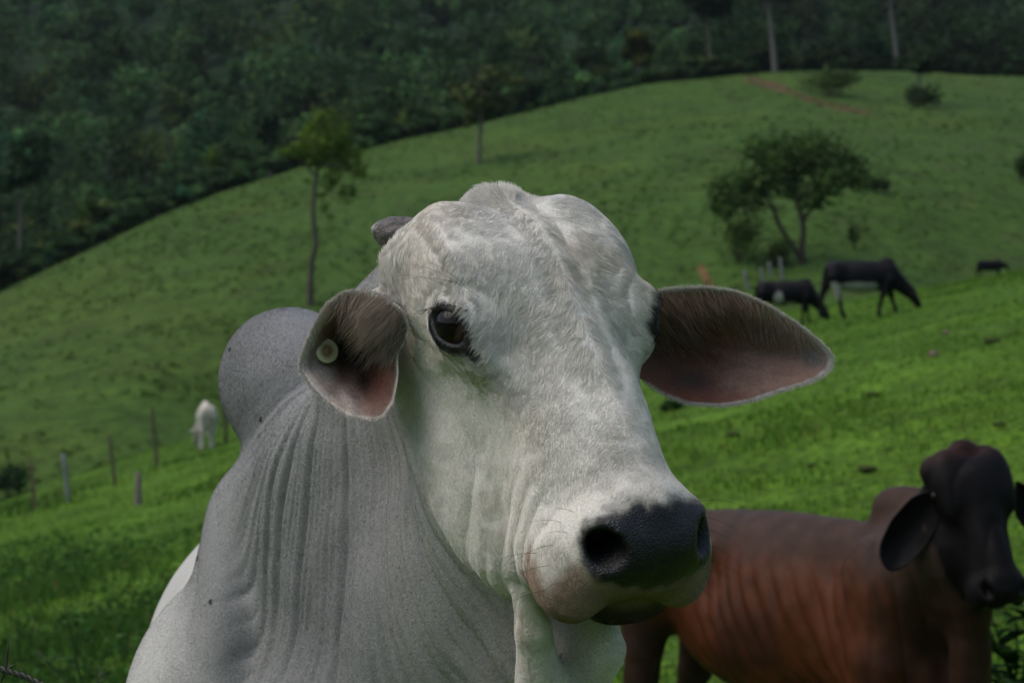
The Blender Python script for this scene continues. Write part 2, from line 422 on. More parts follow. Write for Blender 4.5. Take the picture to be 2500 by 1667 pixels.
# ---- the thin tall tree on the hill
r0 = on_ground(758, 748); s = px_m(r0[1])
def pp(px, py, root, dy=0.): return [(px - 758) * s, dy, (748 - py) * s]
def rel(pxs, root, s):
    x0 = CX + F * root[0] / root[1]; y0 = CY - F * (root[2] - ZC) / root[1]
    return [((p[0] - x0) * s, (p[2] if len(p) > 2 else 0.), (y0 - p[1]) * s) for p in pxs]
T = rel([(758, 760), (757, 700), (760, 640), (772, 600), (768, 560), (764, 520), (768, 470), (772, 430), (779, 390), (785, 340), (788, 290)], r0, s)
lim = [(T, [.24, .22, .20, .18, .17, .16, .15, .14, .11, .07, .03]),
       (rel([(772, 430), (760, 420), (740, 400), (715, 385), (695, 378)], r0, s), [.08, .06, .05, .04, .02]),
       (rel([(776, 400, 0), (800, 405, -.4), (835, 410, -.8), (870, 430, -1)], r0, s), [.07, .06, .04, .02]),
       (rel([(768, 480, 0), (790, 470, .3), (815, 470, .5), (835, 482, .6)], r0, s), [.06, .05, .03, .02]),
       (rel([(781, 370), (815, 350, .5), (850, 345, .6)], r0, s), [.06, .04, .02])]
bl = [(rel([(x, y, dy)], r0, s)[0], (w * s * 1.2, w * s * 1.1, h * s * 1.25)) for x, y, dy, w, h in ((795, 300, 0, 34, 32), (765, 325, .5, 30, 26), (830, 340, -.4, 34, 28), (735, 365, .2, 34, 16), (700, 372, 0, 24, 10),
      (790, 360, -.6, 40, 24), (845, 375, .3, 34, 20), (870, 412, 0, 26, 18), (885, 425, -.3, 16, 14), (820, 400, .6, 34, 16), (848, 465, .4, 22, 14), (840, 490, .2, 15, 10), (790, 510, 0, 12, 10), (805, 528, 0, 10, 7), (770, 395, 0, 24, 14), (800, 445, .3, 20, 14), (752, 440, 0, 10, 9), (785, 475, .2, 10, 9), (815, 430, -.4, 22, 14))]
tree('slender_tree', 'tall slender tree with thin crooked trunk behind the white cow\'s hump', r0, lim, bl, 3000, .14, (.088, .150, .018), (.075, .065, .055), 11)

# ---- the spreading tree by the grazing cows
r0 = on_ground(1958, 645); s = px_m(r0[1])
lim = [(rel([(1962, 660), (1957, 610), (1962, 560), (1955, 520), (1940, 480), (1925, 440), (1915, 390)], r0, s), [.24, .20, .17, .14, .11, .08, .03]),
       (rel([(1960, 640), (1935, 600), (1905, 555), (1888, 510), (1872, 480), (1840, 455)], r0, s), [.17, .15, .14, .12, .09, .04]),
       (rel([(1960, 545), (1975, 520, .3), (2010, 480, .6), (2050, 450, .8)], r0, s), [.12, .10, .07, .03]),
       (rel([(1888, 510), (1860, 500, -.4), (1810, 490, -.6), (1770, 480, -.6)], r0, s), [.08, .07, .05, .02]),
       (rel([(1945, 495), (1985, 440, -.4), (2010, 390, -.6)], r0, s), [.08, .06, .02])]
bl = [(rel([(x, y, dy)], r0, s)[0], (w * s * .95, w * s * 1.1, h * s * 1.6)) for x, y, dy, w, h in ((1845, 365, 0, 42, 26), (1910, 355, .4, 45, 24), (1980, 350, -.5, 50, 26), (2040, 385, .3, 45, 30), (2085, 420, 0, 40, 28),
      (2105, 445, -.4, 24, 18), (1890, 400, -.7, 50, 26), (1960, 400, .8, 55, 28), (2020, 440, -.6, 50, 26), (1800, 440, 0, 48, 26), (1755, 475, .3, 34, 30), (1770, 500, -.3, 32, 26), (1850, 450, .6, 50, 24), (1920, 455, 0, 46, 20), (1985, 480, .4, 44, 22), (1830, 495, -.4, 40, 18))]
tree('spreading_tree', 'broad dark green tree with forked trunk above the grazing black cows', r0, lim, bl, 5200, .16, (.038, .074, .017), (.045, .038, .032), 12)

# ---- trees that stand out along the edge of the wood
def edge_tree(label, px, base, top, width, colour, bark, seed, trunk=.45, lean=0., name='forest_tree', n=1800, tw=9, back=0.):
    r = on_ground(px, base, 60) if not back else np.array([(px - CX) / F * back, back, ground((px - CX) / F * back, back)[0]])
    dr = np.interp(px, COLPX, D_RIDGE)
    if not back and r[1] > dr + 4: Y = dr + 4; r = np.array([(px - CX) / F * Y, Y, ground((px - CX) / F * Y, Y)[0]])
    s = px_m(r[1]); rg = np.random.default_rng(seed); base = CY - F * (r[2] - ZC) / r[1]; H = (base - top) * s; w = width * s / 2
    x = rg.normal(0, .03 * H, 5); lx = lean * s
    stem = [(0, 0, -.3), (x[0] * .3 + lx * .25, 0, .25 * H), (x[1] * .5 + lx * .5, 0, .5 * H), (x[2] * .7 + lx * .75, 0, .75 * H), (lx, 0, .93 * H)]
    rt = tw * s / 2; limbs = [(stem, [rt, rt * .85, rt * .7, rt * .45, rt * .15])]
    for k in range(4):
        a = rg.uniform(0, 6.28); h0 = H * rg.uniform(trunk * .9, .75); p = np.array([np.interp(h0, [q[2] for q in stem], [q[0] for q in stem]), 0, h0]); d = np.array([math.cos(a) * .7, math.sin(a) * .7, .7]) * w * .9
        limbs.append(([p, p + d * .5, p + d], [rt * .45, rt * .3, rt * .1]))
    blobs = []
    for k in range(9):
        a = rg.uniform(0, 6.28); q = rg.uniform(0, .65) * w; h0 = H * rg.uniform(trunk + .08, .92)
        blobs.append(((math.cos(a) * q + lx * h0 / H, math.sin(a) * q, h0), (w * rg.uniform(.35, .6), w * rg.uniform(.35, .6), H * (1 - trunk) * rg.uniform(.12, .24))))
    return tree(name, label, r, limbs, blobs, n, .0055 * r[1] ** .8 * .55 + .12, colour, bark, seed)
PALE = (.115, .115, .11); GREY = (.11, .10, .09)
edge_tree('sparse brownish tree with forked pale trunk on the ridge above the white cow\'s head', 1170, 402, 165, 170, (.058, .080, .026), GREY, 21, .42, n=1500, tw=13)
edge_tree('small round olive tree with white trunk at the wood\'s edge', 1562, 200, 82, 100, (.060, .072, .016), PALE, 22, .40, tw=10)
edge_tree('tall tree with pale leaning trunk above the red track', 1893, 178, -90, 190, (.016, .030, .012), PALE, 23, .60, -30, tw=15)
edge_tree('bright green sapling at the foot of the wood, left of the slender tree', 522, 450, 365, 45, (.065, .115, .014), GREY, 24, .25, n=900, tw=5)
edge_tree('pale trunked tree standing left of the slender tree', 657, 408, 270, 90, (.020, .042, .018), PALE, 25, .55, tw=10)
edge_tree('tree with two thin white stems right of the red track', 2245, 252, 120, 120, (.022, .045, .014), PALE, 26, .50, 10, tw=11)
edge_tree('tall tree with slanting white trunk in the dark wood at top right', 2195, 172, -120, 200, (.014, .028, .012), PALE, 27, .62, -45, tw=13)
edge_tree('slim tree with slanting grey trunk left of the pale leaning trunk', 1742, 160, -60, 150, (.020, .040, .014), GREY, 28, .55, -25, tw=10)
edge_tree('dark tree with long thin trunk at the far left of the wood', 50, 520, 300, 150, (.024, .056, .024), GREY, 29, .55, tw=12)
edge_tree('young light green tree low in the wood at far left', 215, 590, 490, 60, (.040, .075, .016), GREY, 30, .30, n=900, tw=5)
edge_tree('small pale green tree above the big hill\'s left slope', 305, 545, 480, 70, (.040, .070, .018), GREY, 31, .30, n=900, tw=5)
edge_tree('leafy green tree against the dark wood above the white cow', 1215, 300, 95, 120, (.026, .060, .020), GREY, 32, .35, tw=9, back=300.)
edge_tree('yellowish bush-like tree right of the sparse brownish tree', 1280, 275, 195, 90, (.050, .070, .014), GREY, 33, .20, tw=6)

# ---- shrubs
def shrub(label, px, py, w, h, colour, seed, n=500, size=.1, ymin=6., name='shrub'):
    r = on_ground(px, py, ymin); s = px_m(r[1]); rg = np.random.default_rng(seed); w *= s / 2; h *= s
    blobs = [((rg.uniform(-.55, .55) * w, rg.uniform(-.5, .5) * w, h * rg.uniform(.3, .75)), (w * rg.uniform(.3, .55), w * rg.uniform(.3, .55), h * rg.uniform(.2, .4))) for _ in range(7)]
    limbs = [([(0, 0, -.05), (b[0][0] * .5, b[0][1] * .5, b[0][2] * .5), b[0]], [.02 * h, .014 * h, .006 * h]) for b in blobs[:4]]
    return tree(name, label, r, limbs, blobs, n, size, colour, (.06, .05, .04), seed, cat='shrub')
shrub('loose green bush under the left of the spreading tree', 1800, 640, 130, 130, (.045, .080, .016), 41, 900, .12, 60)
shrub('low dark bush behind the white fence posts', 1880, 655, 150, 75, (.030, .058, .014), 42, 700, .12, 60)
shrub('dark bush on the grass right of the spreading tree', 2140, 470, 70, 50, (.030, .052, .016), 43, 400, .14, 60)
shrub('tall weed clump just above the larger black cow', 2085, 610, 40, 70, (.040, .075, .015), 44, 300, .1, 60)
shrub('dark bush at the right edge of the picture', 2490, 440, 70, 60, (.025, .055, .014), 45, 400, .14, 60)
shrub('dark scrub at the left edge below the pasture crest', 20, 1215, 130, 90, (.020, .045, .015), 46, 900, .10, 50)
shrub('green scrub under the pale trunk above the red track', 2020, 235, 220, 70, (.035, .060, .014), 47, 900, .22, 200)
shrub('dark scrub under the two white stems', 2240, 262, 130, 60, (.018, .035, .013), 48, 600, .22, 200)
shrub('tuft of scrub on the pasture behind the cow\'s far ear', 1640, 1005, 70, 30, (.020, .045, .012), 49, 300, .035, 8)

# ---- the wood itself: far more trees than one can count
def forest(n=900):
    rg = np.random.default_rng(5); parts = []; cnt = 0
    LV = []; LC = []
    tries = 0
    while cnt < n and tries < 20000:
        tries += 1
        px = rg.uniform(-350, 2850) if tries % 6 else rg.choice([rg.uniform(-1150, -350), rg.uniform(2850, 3650)]); u = (px - CX) / F; dr = np.interp(px, COLPX, D_RIDGE); Y = dr + 8 + rg.random() ** 1.1 * 340
        right = float(smooth(1500, 2000, np.array([px]))[0])
        if Y > 620: continue
        x = u * Y; z = ground(x, Y)[0]; H = (5.5 + 12 * rg.random() ** 1.6) * (1 + .15 * right); w = H * rg.uniform(.28, .46)
        if Y < dr + 25: H *= .55; w *= .75
        if cnt % 4 == 0: Y = dr + rg.uniform(-3.5, 7); x = u * Y; z = ground(x, Y)[0]; H = rg.uniform(1.0, 2.2) if Y < dr + 1 else rg.uniform(2.0, 4.5); w = H * .6
        kind = rg.random(); base = np.array([.027, .056, .018]) * (1.0 if kind < .6 else 1.5)
        if kind > .86: base = np.array([.050, .074, .020])
        if kind > .94: base = np.array([.028, .078, .036])
        base = base * rg.uniform(.55, 1.6) * (1 - .55 * right) * (1 + .35 * float(smooth(380, 560, np.array([Y]))[0]))
        nl = int(380 if Y < 360 else 240); blobs = []
        for k in range(7):
            a = rg.uniform(0, 6.28); q = rg.uniform(0, .7) * w
            blobs.append(((x + math.cos(a) * q, Y + math.sin(a) * q, z + H * rg.uniform(.38, .88)), (w * rg.uniform(.35, .6), w * rg.uniform(.35, .6), H * rg.uniform(.09, .17))))
        P, k, d = blob_points(nl, blobs, rg, .7); V, Q = leaf_quads(P, .0011 * Y + .10, rg, .75, out=d)
        LV.append(V); LC.append(leaf_colours(nl, base, rg, .16, rg.uniform(.6, 1.5, 7)[k]))
        if rg.random() < .55:
            tv, tq = tube([(x, Y, z - .5), (x + rg.normal(0, .3), Y, z + H * .45), (x + rg.normal(0, .6), Y, z + H * .8)], [.18, .14, .06], 5)
            parts.append((tv, tq, np.array(PALE if rg.random() < .4 else (.06, .055, .05)) * rg.uniform(.5, 1)))
        cnt += 1
    V = np.concatenate(LV); o = tag(obj('forest', mesh_np('forest', V, np.arange(len(V)).reshape(-1, 4), cols=np.concatenate(LC), smooth=False, mat=m_leaf)), 'dense dark wood covering the hills behind the pasture', 'forest', kind='stuff')
    v, q, c = join(parts); tag(obj('forest_trunks', mesh_np('forest_trunks', v, q, cols=c, mat=m_bark), o), kind='stuff')
forest(500 if DEV else 1740)

# ---- grass
def grass(n=170000):
    rg = np.random.default_rng(9)
    Y = 6.2 * (70 / 6.2) ** rg.random(n); u = rg.uniform(-.30, .30, n); x = u * Y
    P0 = np.stack([x, Y, 0 * x], 1); keep = (fbm(P0 * [.9, .9, 1], N1, 3) + rg.uniform(-.55, .55, n)) > -.12
    x, Y, P0 = x[keep], Y[keep], P0[keep]; n = len(x); z = ground(x, Y)
    left = smooth(.02, -.20, x / Y); rank = smooth(.0, .5, fbm(P0 * .35 + 3, N2, 3)) 
    h = (.016 + .030 * rg.random(n)) * (1 + 2.2 * left * rank + .9 * rank) * (1 + Y / 120); w = .0035 * (1 + Y / 14) * rg.uniform(.7, 1.4, n)
    a = rg.uniform(0, 6.283, n); d = np.stack([np.cos(a), np.sin(a), 0 * a], 1); sd_ = np.stack([-np.sin(a), np.cos(a), 0 * a], 1)
    b = np.stack([x, Y, z - .01], 1); lean = (h * rg.uniform(.2, .9, n))[:, None]; up = np.array([0, 0, 1.])
    V = np.stack([b - sd_ * w[:, None], b + sd_ * w[:, None], b + d * lean * .4 + up * h[:, None] * .65 + sd_ * w[:, None] * .7, b + d * lean * .4 + up * h[:, None] * .65 - sd_ * w[:, None] * .7, b + d * lean + up * h[:, None]], 1).reshape(-1, 3)
    I = np.arange(n) * 5; Q = np.stack([I, I + 1, I + 2, I + 3], 1); T_ = np.stack([I + 3, I + 2, I + 4], 1)
    c = np.array([.064, .140, .013])[None] * np.exp(rg.normal(0, .28, (n, 1))) * (1 + rg.normal(0, .08, (n, 3)))
    c = mix(c, (.040, .095, .018), .7 * left * rank); dry = rg.random(n) < .05; c[dry] = [.15, .14, .05]
    tag(obj('grass', mesh_np('grass', V, Q, T_, cols=np.repeat(np.clip(c, .003, .5), 5, 0), mat=m_leaf)), 'short bright green grass over the near pasture', 'grass', kind='stuff')
grass(30000 if DEV else 190000)
def tussocks(n=26000):
    rg = np.random.default_rng(10); px = rg.uniform(-150, 2650, n); dc = np.interp(px, COLPX, D_CREST); dr = np.interp(px, COLPX, D_RIDGE)
    Y = dc + 6 + rg.random(n) * (dr - dc - 6); x = (px - CX) / F * Y; P0 = np.stack([x, Y, 0 * x], 1)
    keep = fbm(P0 * .12, N3, 3) + rg.uniform(-.5, .5, n) > 0; x, Y = x[keep], Y[keep]; n = len(x); z = ground(x, Y)
    C = np.repeat(np.stack([x, Y, z + .08], 1), 4, 0) + rg.normal(0, 1, (4 * n, 3)) * [.18, .18, .07]
    V, Q = leaf_quads(C, .16, rg, .45, 1.5, out=np.tile(np.array([0, 0, .9]), (len(C), 1)))
    tag(obj('hill_grass', mesh_np('hill_grass', V, Q, cols=leaf_colours(len(C), (.044, .084, .014), rg, .2), smooth=False, mat=m_leaf)), 'rough grass tussocks over the big rounded hill', 'grass', kind='stuff')
tussocks(8000 if DEV else 17000)
def rank_weeds(n=5200):
    rg = np.random.default_rng(12); Y = 7 + rg.random(n) ** 1.3 * 26; px = rg.uniform(-150, 620, n) - 60 * rg.random(n); x = (px - CX) / F * Y
    P0 = np.stack([x, Y, 0 * x], 1); keep = fbm(P0 * .55 + 2, N3, 3) + .3 * smooth(500, 0, px) + rg.uniform(-.25, .25, n) > .18; x, Y = x[keep], Y[keep]; n = len(x); z = ground(x, Y)
    h = rg.uniform(.05, .22, n); C = np.repeat(np.stack([x, Y, z], 1), 5, 0); C[:, 2] += np.repeat(h, 5) * rg.uniform(.2, 1, 5 * n); C[:, :2] += rg.normal(0, .05, (5 * n, 2))
    V, Q = leaf_quads(C, .035, rg, .35, .8)
    tag(obj('weeds', mesh_np('weeds', V, Q, cols=leaf_colours(len(C), (.034, .082, .018), rg, .35), smooth=False, mat=m_leaf)), 'rank leafy weeds in the grass at the lower left', 'weeds', kind='stuff')
rank_weeds()

# ================================================================ the white zebu in front
WI = np.array([-.37, 3.25, 0.0])                         # ground point under its withers
BF = np.array([.515, -.857, 0.]); BF /= np.linalg.norm(BF); BR = np.array([BF[1], -BF[0], 0.]); UP = np.array([0, 0, 1.])
RB = np.stack([BR, BF, UP], 1)                           # body frame: its right (left in the picture), forward, up
RT = np.stack([[-1., 0, 0], [0, -1., 0], [0, 0, 1.]], 1)             # trunk frame: stands straight away from the camera
H0 = np.array([.0290, 2.5, 1.570])                       # between the eyes
HF = np.array([.37, -.55, -.75]); HF /= np.linalg.norm(HF)
HX = np.array([-.866, -.4975, -.09]); HX -= HF * (HX @ HF); HX /= np.linalg.norm(HX)
RH = np.stack([HX, HF, np.cross(HX, HF)], 1)             # head frame: its right, along the face to the muzzle, out of the forehead

def head_ops(E, C):
    E('H', (0, -.060, -.012), (.148, .125, .098), .05)
    E('H', (.083, -.100, .040), (.062, .072, .045), .035)
    E('H', (.093, -.030, .030), (.050, .080, .052), .04)
    E('h', (0, -.165, .02), (.055, .040, .05), .025)
    E('H', (.107, -.118, -.016), (.052, .052, .052), .03)
    E('H', (.110, .030, .010), (.030, .055, .045), .03)
    C('H', (0, -.04, .015), (0, .290, -.008), .084, .066, .05)
    E('H', (.062, .03, -.10), (.055, .14, .11), .05)
    E('H', (.080, -.07, -.13), (.035, .075, .085), .04)
    E('H', (.045, .10, -.150), (.055, .18, .080), .04)
    E('h', (.03, .09, -.215), (.075, .17, .070), .05)
    C('H', (.035, -.02, -.195), (.022, .27, -.135), .055, .030, .04)
    C('H', (.05, .08, -.04), (.054, .28, -.055), .06, .045, .04)
    E('h', (.052, .265, -.105), (.042, .055, .050), .03)
    E('h', (0, .318, -.030), (.090, .060, .078), .035)
    E('H', (.074, .328, -.066), (.038, .055, .049), .035)
    E('h', (0, .354, -.008), (.078, .032, .048), .02)
    E('H', (.057, .334, .008), (.024, .032, .032), .02)
    E('h', (-.030, .316, -.126), (.066, .050, .030), .008)
    E('H', (.150, .135, -.050), (.050, .090, .060), .05, sub=True)
    C('H', (.081, .382, .034), (.056, .320, .002), .031, .014, .010, sub=True)
    C('H', (.106, .352, .040), (.084, .372, .030), .007, .015, .008, sub=True)

def zebu_body():
    b = Body(); b.frame('B', WI, RB, True); b.frame('N', WI, RB); b.frame('T', WI, RT, True); b.frame('W', (0, 0, 0), np.eye(3)); b.frame('H', H0, RH, True); b.frame('h', H0, RH)
    E, C = b.E, b.C
    # trunk, hips, shoulders, legs
    E('T', (0, -.85, .90), (.365, .78, .35), .1)
    E('T', (0, -.40, .86), (.27, .50, .34), .1)
    C('T', (.0, -.25, 1.08), (0, -1.40, 1.08), .075, .10, .10)
    E('T', (.16, -1.40, 1.00), (.15, .24, .22), .1)
    C('T', (.17, -1.46, 1.0), (.16, -1.50, .62), .16, .075, .08); C('T', (.16, -1.50, .62), (.16, -1.58, .48), .07, .05, .05)
    C('T', (.16, -1.58, .48), (.16, -1.52, .10), .047, .038, .03); C('T', (.16, -1.52, .10), (.16, -1.47, .02), .045, .06, .03)
    E('T', (.078, -.03, .97), (.085, .24, .36), .09)
    E('T', (.16, .0, .88), (.11, .20, .24), .09)
    C('T', (.16, .0, .82), (.15, -.02, .50), .11, .06, .07); C('T', (.15, -.02, .50), (.15, .0, .10), .05, .038, .04)
    C('T', (.15, .0, .10), (.15, .04, .02), .045, .06, .03)
    # hump, neck, throat, brisket, dewlap
    E('N', (-.015, .0, 1.475), (.112, .17, .128), .06, rot=(-12, 0, 0))
    C('B', (0, .06, 1.28), (0, .66, 1.54), .12, .105, .06)
    E('B', (0, .40, 1.20), (.135, .36, .30), .09, rot=(22, 0, 0))
    C('N', (.05, .42, 1.53), (.06, .61, 1.605), .085, .085, .05)
    C('N', (.0, .72, 1.38), (.0, .42, .92), .10, .15, .08)
    E('B', (0, .35, .86), (.20, .26, .26), .09)
    C('N', (.03, .66, 1.54), (.03, .75, 1.40), .115, .10, .06)
    C('N', (-.03, .88, 1.24), (-.03, .72, .80), .030, .05, .04); C('N', (-.03, .72, .80), (0, .45, .58), .05, .05, .06)
    C('N', (-.03, .80, 1.28), (-.03, .60, .82), .045, .07, .06)
    # head, a group of its own so that it meets the neck in a crease
    b.g = 1
    head_ops(E, C)
    E('W', at(938, 772, 2.57), (.028, .05, .038), .025)
    C('W', at(1283, 1445, 2.46), at(1303, 1540, 2.475), .016, .022, .010); C('W', at(1303, 1540, 2.475), at(1330, 1720, 2.53), .022, .036, .012)
    C('W', at(1452, 1520, 2.52), at(1476, 1585, 2.53), .018, .022, .03); C('W', at(1476, 1585, 2.53), at(1415, 1720, 2.56), .022, .035, .03)
    return b

zb = zebu_body()
def trace(body, px, py, y0=1.9):
    """the first point of a body on the line of sight through a pixel"""
    d = at(px, py, 1.0) - [0, 0, ZC]; d /= np.linalg.norm(d); p = np.array([[0, 0, ZC]]) + d * y0
    for _ in range(200):
        e = body(p)[0]
        if abs(e) < 2e-4: break
        p = p + d * min(max(e * .7, -.02), .02)
    return p[0]

def toH(p): return (np.asarray(p) - H0) @ RH
def toN(p): return (np.asarray(p) - WI) @ RB
# the eyes: put where the photograph shows the near one, mirrored to the far side
EP = trace(zb, 1093, 794); EN = zb.grad(EP[None])[0][0]
eh = toH(EP); nh = EN @ RH; eye_c = eh - nh * .017
ah = np.array([.886, 0, -.46]) @ RH; ah -= nh * (ah @ nh); ah /= np.linalg.norm(ah)      # towards the inner corner
bh = np.cross(nh, ah)
def rot_deg(M): return [math.degrees(a) for a in Matrix(M.tolist()).to_euler()]
ER = np.stack([ah, bh, nh], 1)
zb.g = 1
zb.E('H', eye_c, (.036, .033, .027), .018, rot=rot_deg(ER))
zb.E('h', (eye_c + nh * .005) * [-1, 1, 1], (.034, .034, .034), .016)
zb.E('H', eye_c + nh * .024 + ah * .002, (.0295, .0160, .022), .006, rot=rot_deg(ER), sub=True)
fine = .008 if not DEV else .010
axs = (axis([(-.68, fine), (.0, fine * 1.15), (.28, .02), (.44,)]),
       axis([(-1.80, .03), (-.25, fine * 1.15), (.40, fine), (1.12,)]),
       axis([(-.06, .03), (.85, .016), (.98, fine), (1.80,)]))
ZV, ZQ, ZN = skin(zb, axs, RT, WI, 1, 2)
print('zebu', len(ZV), len(ZQ))

# ---- folds of loose skin, pushed along the normal
def two(body, P):
    keep = body.ops; out = []
    for gi in (0, 1):
        body.ops = [o[:-1] + (0,) for o in keep if o[-1] == gi]; out.append(body(P))
    body.ops = keep; return out
vis = (ZV[:, 1] < 3.6) & (ZV[:, 2] > .8)
dn, dh = np.full(len(ZV), 1.), np.full(len(ZV), 1.)
dn[vis], dh[vis] = two(zb, ZV[vis])
_n = toN(ZV); _h = toH(ZV)
on_head = (dh < dn); side_r = smooth(-.02, .03, _n[:, 0])
th = np.arctan2(_n[:, 1] - .47, -(_n[:, 2] - 1.82)); rad = np.hypot(_n[:, 1] - .47, _n[:, 2] - 1.82)
w1 = fbm(ZV * [5, 5, 2.5], N1, 3); w2 = fbm(ZV * [14, 14, 3] + 3, N2, 3)
def ridge(phi): return np.abs(np.sin(phi)) ** .6 - .68
fold = .0125 * ridge(18 * th + 1.3 * w1 + .4 * w2) * (.4 + .6 * smooth(-.45, .25, fbm(ZV * 4 + 11, N3, 2) + .2)) + .0110 * ridge(45 * th + 2.2 * w1 + .6 * w2) * (.5 + .5 * smooth(-.4, .3, w1 + .2)) + .0042 * ridge(104 * th + 4 * w1 + 1.0 * w2)
fold *= smooth(.30, .46, rad) * smooth(.0, .022, dh) * side_r * smooth(1.46, 1.36, _n[:, 2] - .35 * _n[:, 1]) * smooth(-.02, .14, _n[:, 1]) * smooth(-.46, -.36, ZV[:, 0])
fold += .0050 * ridge(ZV[:, 0] * 75 + 2.5 * w1 + .8 * w2) * smooth(.16, .04, _n[:, 1]) * smooth(1.36, 1.24, _n[:, 2]) * side_r * smooth(-.5, .3, w1) * (ZV[:, 1] < 3.4)
back = .0058 * ridge(dn / .0125 + .9 * w1 + .5 * w2) * smooth(.085, .02, dn) * on_head * smooth(.26, .18, _h[:, 1]) * smooth(.0, .01, dn) * smooth(.02, .05, _h[:, 0])
lump = .0030 * fbm(ZV * 22, N3, 3) * on_head + .0045 * fbm(ZV * 9, N2, 2)
lump += .0032 * ridge(_h[:, 1] / .0095 + .35 * _h[:, 2] / .0095 + 1.6 * w2) * bump(_h[:, 1], .245, .045) * smooth(.045, .07, _h[:, 0]) * smooth(.0, -.03, _h[:, 2]) * on_head
brow = .0050 * ridge((_h[:, 0] - .14) / .0085 + 1.2 * w2) * bump(_h[:, 1], -.04, .07) * smooth(.115, .125, _h[:, 0]) * on_head
crest = (.0038 * bump(_h[:, 0], .004 * w2, .011) - .0020 * bump(np.abs(_h[:, 0]), .026, .012)) * smooth(-.20, -.12, _h[:, 1]) * smooth(.24, .12, _h[:, 1]) * (_h[:, 2] > .02)
_e = (np.stack([np.abs(_h[:, 0]), _h[:, 1], _h[:, 2]], 1) - eye_c) @ ER; _er = np.hypot(_e[:, 0], _e[:, 1])
lids = .0018 * ridge(_er / .0042 + .8 * w2) * smooth(.034, .040, _er) * smooth(.072, .052, _er) * on_head * smooth(-.3, .3, _e[:, 1] / (_er + 1e-6) - .2 * _e[:, 0] / (_er + 1e-6))
temple = .0035 * bump(_h[:, 1], -.052, .030) * bump(_h[:, 0], .112, .020)
ZV = ZV + ZN * np.where(vis, fold + back + lump + brow + temple + crest + lids, 0)[:, None]
ZV = relax(ZV, ZQ, 1, .2)

# ---- colours of the coat, from where a point lies on the animal
ph = toH(ZV); pn = toN(ZV)
def mix(a, b, m): return a * (1 - m[:, None]) + np.asarray(b)[None] * m[:, None]
def coat_colour(P, nk=None):
    h = toH(P); n = toN(P); ax_ = np.abs(h[:, 0])
    c = np.tile(np.array([.63, .60, .548]), (len(P), 1))
    # grey of neck and hump, paler shoulder and throat
    d_head = np.minimum.reduce([np.linalg.norm((h - [0, -.03, -.04]) / [.165, .20, .19], axis=1),
                                np.linalg.norm((h - [0, .20, -.07]) / [.14, .22, .145], axis=1)])
    neck = smooth(.97, 1.10, d_head) if nk is None else nk
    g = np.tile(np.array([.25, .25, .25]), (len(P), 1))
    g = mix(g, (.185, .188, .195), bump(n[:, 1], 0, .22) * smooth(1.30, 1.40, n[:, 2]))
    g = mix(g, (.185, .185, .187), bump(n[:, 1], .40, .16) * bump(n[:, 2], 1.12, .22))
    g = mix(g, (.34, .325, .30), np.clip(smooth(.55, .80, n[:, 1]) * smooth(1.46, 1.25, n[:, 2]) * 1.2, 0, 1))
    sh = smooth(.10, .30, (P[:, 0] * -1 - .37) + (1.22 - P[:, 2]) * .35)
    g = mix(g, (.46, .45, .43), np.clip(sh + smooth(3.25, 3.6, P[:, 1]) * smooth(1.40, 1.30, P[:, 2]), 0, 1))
    g *= (1 + .16 * fbm(P * [9, 9, 3], N2))[:, None]
    hd = c * (1 + .10 * fbm(P * 16, N1) + .07 * fbm(P * 60, N3))[:, None]
    hd = mix(hd, (.42, .41, .40), .55 * smooth(.05, .5, fbm(P * 13 + 5, N3)) * smooth(.16, .0, h[:, 1]))
    hd = mix(hd, (.50, .42, .34), .45 * smooth(.1, .5, fbm(P * 11 + 9, N2)))
    c = hd * (1 - neck[:, None]) + g * neck[:, None]
    return c, neck
zneck = np.where(vis, smooth(-.016, .010, dh - dn + .004 * w2), 1.)
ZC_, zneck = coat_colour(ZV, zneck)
nz = fbm(ZV * 70, N2)
# dark rims of the eyes with the tear line
hs = ph * [1, 1, 1]; hs[:, 0] = np.abs(hs[:, 0]); q = (hs - eye_c) @ ER
rim = np.sqrt(((q[:, 0] - .002) / .042) ** 2 + ((q[:, 1] + .003) / .030) ** 2) + .10 * nz
canth = np.exp(-((q[:, 0] - .045) / .022) ** 2 - ((q[:, 1] + .004 + .25 * (q[:, 0] - .03)) / .010) ** 2)
rim = rim * np.where(ph[:, 0] < 0, .78, 1.)
ZC_ = mix(ZC_, (.016, .016, .019), np.clip(smooth(1.06, .88, rim) + smooth(.45, .8, canth + .15 * nz), 0, 1) * (q[:, 2] > -.05))
tear = np.exp(-((q[:, 0] - .095) / .05) ** 2 - ((q[:, 1] + .022 - .02 * nz) / .008) ** 2)
ZC_ = mix(ZC_, (.16, .13, .10), .4 * smooth(.2, .9, tear + .2 * nz))
# muzzle
mz = ph[:, 1] + .30 * ph[:, 2]
pad = np.linalg.norm((np.stack([ax2 := np.abs(ph[:, 0]), ph[:, 1] - .364, ph[:, 2] - .023], 1)) / [.116, .064, .046], axis=1) + .20 * nz
tan = smooth(.255, .30, ph[:, 1] + .03 * nz) * np.maximum(smooth(-.045, -.07, ph[:, 2] + .008 * nz), smooth(.004, -.02, ph[:, 2]) * smooth(.33, .355, ph[:, 1]))
tan = tan * smooth(-.150, -.125, ph[:, 2])
ZC_ = mix(ZC_, (.22, .145, .095), .9 * tan * smooth(.165, .125, np.abs(ph[:, 0])))
ZC_ = mix(ZC_, (.20, .17, .14), .6 * bump(ph[:, 1], .285, .03) * bump(ph[:, 0], .01, .04) * (ph[:, 2] > 0) * (.6 + nz))
ZC_ = mix(ZC_, (.011, .011, .014), smooth(1.20, .86, pad))
low = smooth(-.106, -.120, ph[:, 2] - .10 * (ph[:, 1] - .32)) * smooth(.23, .28, ph[:, 1])
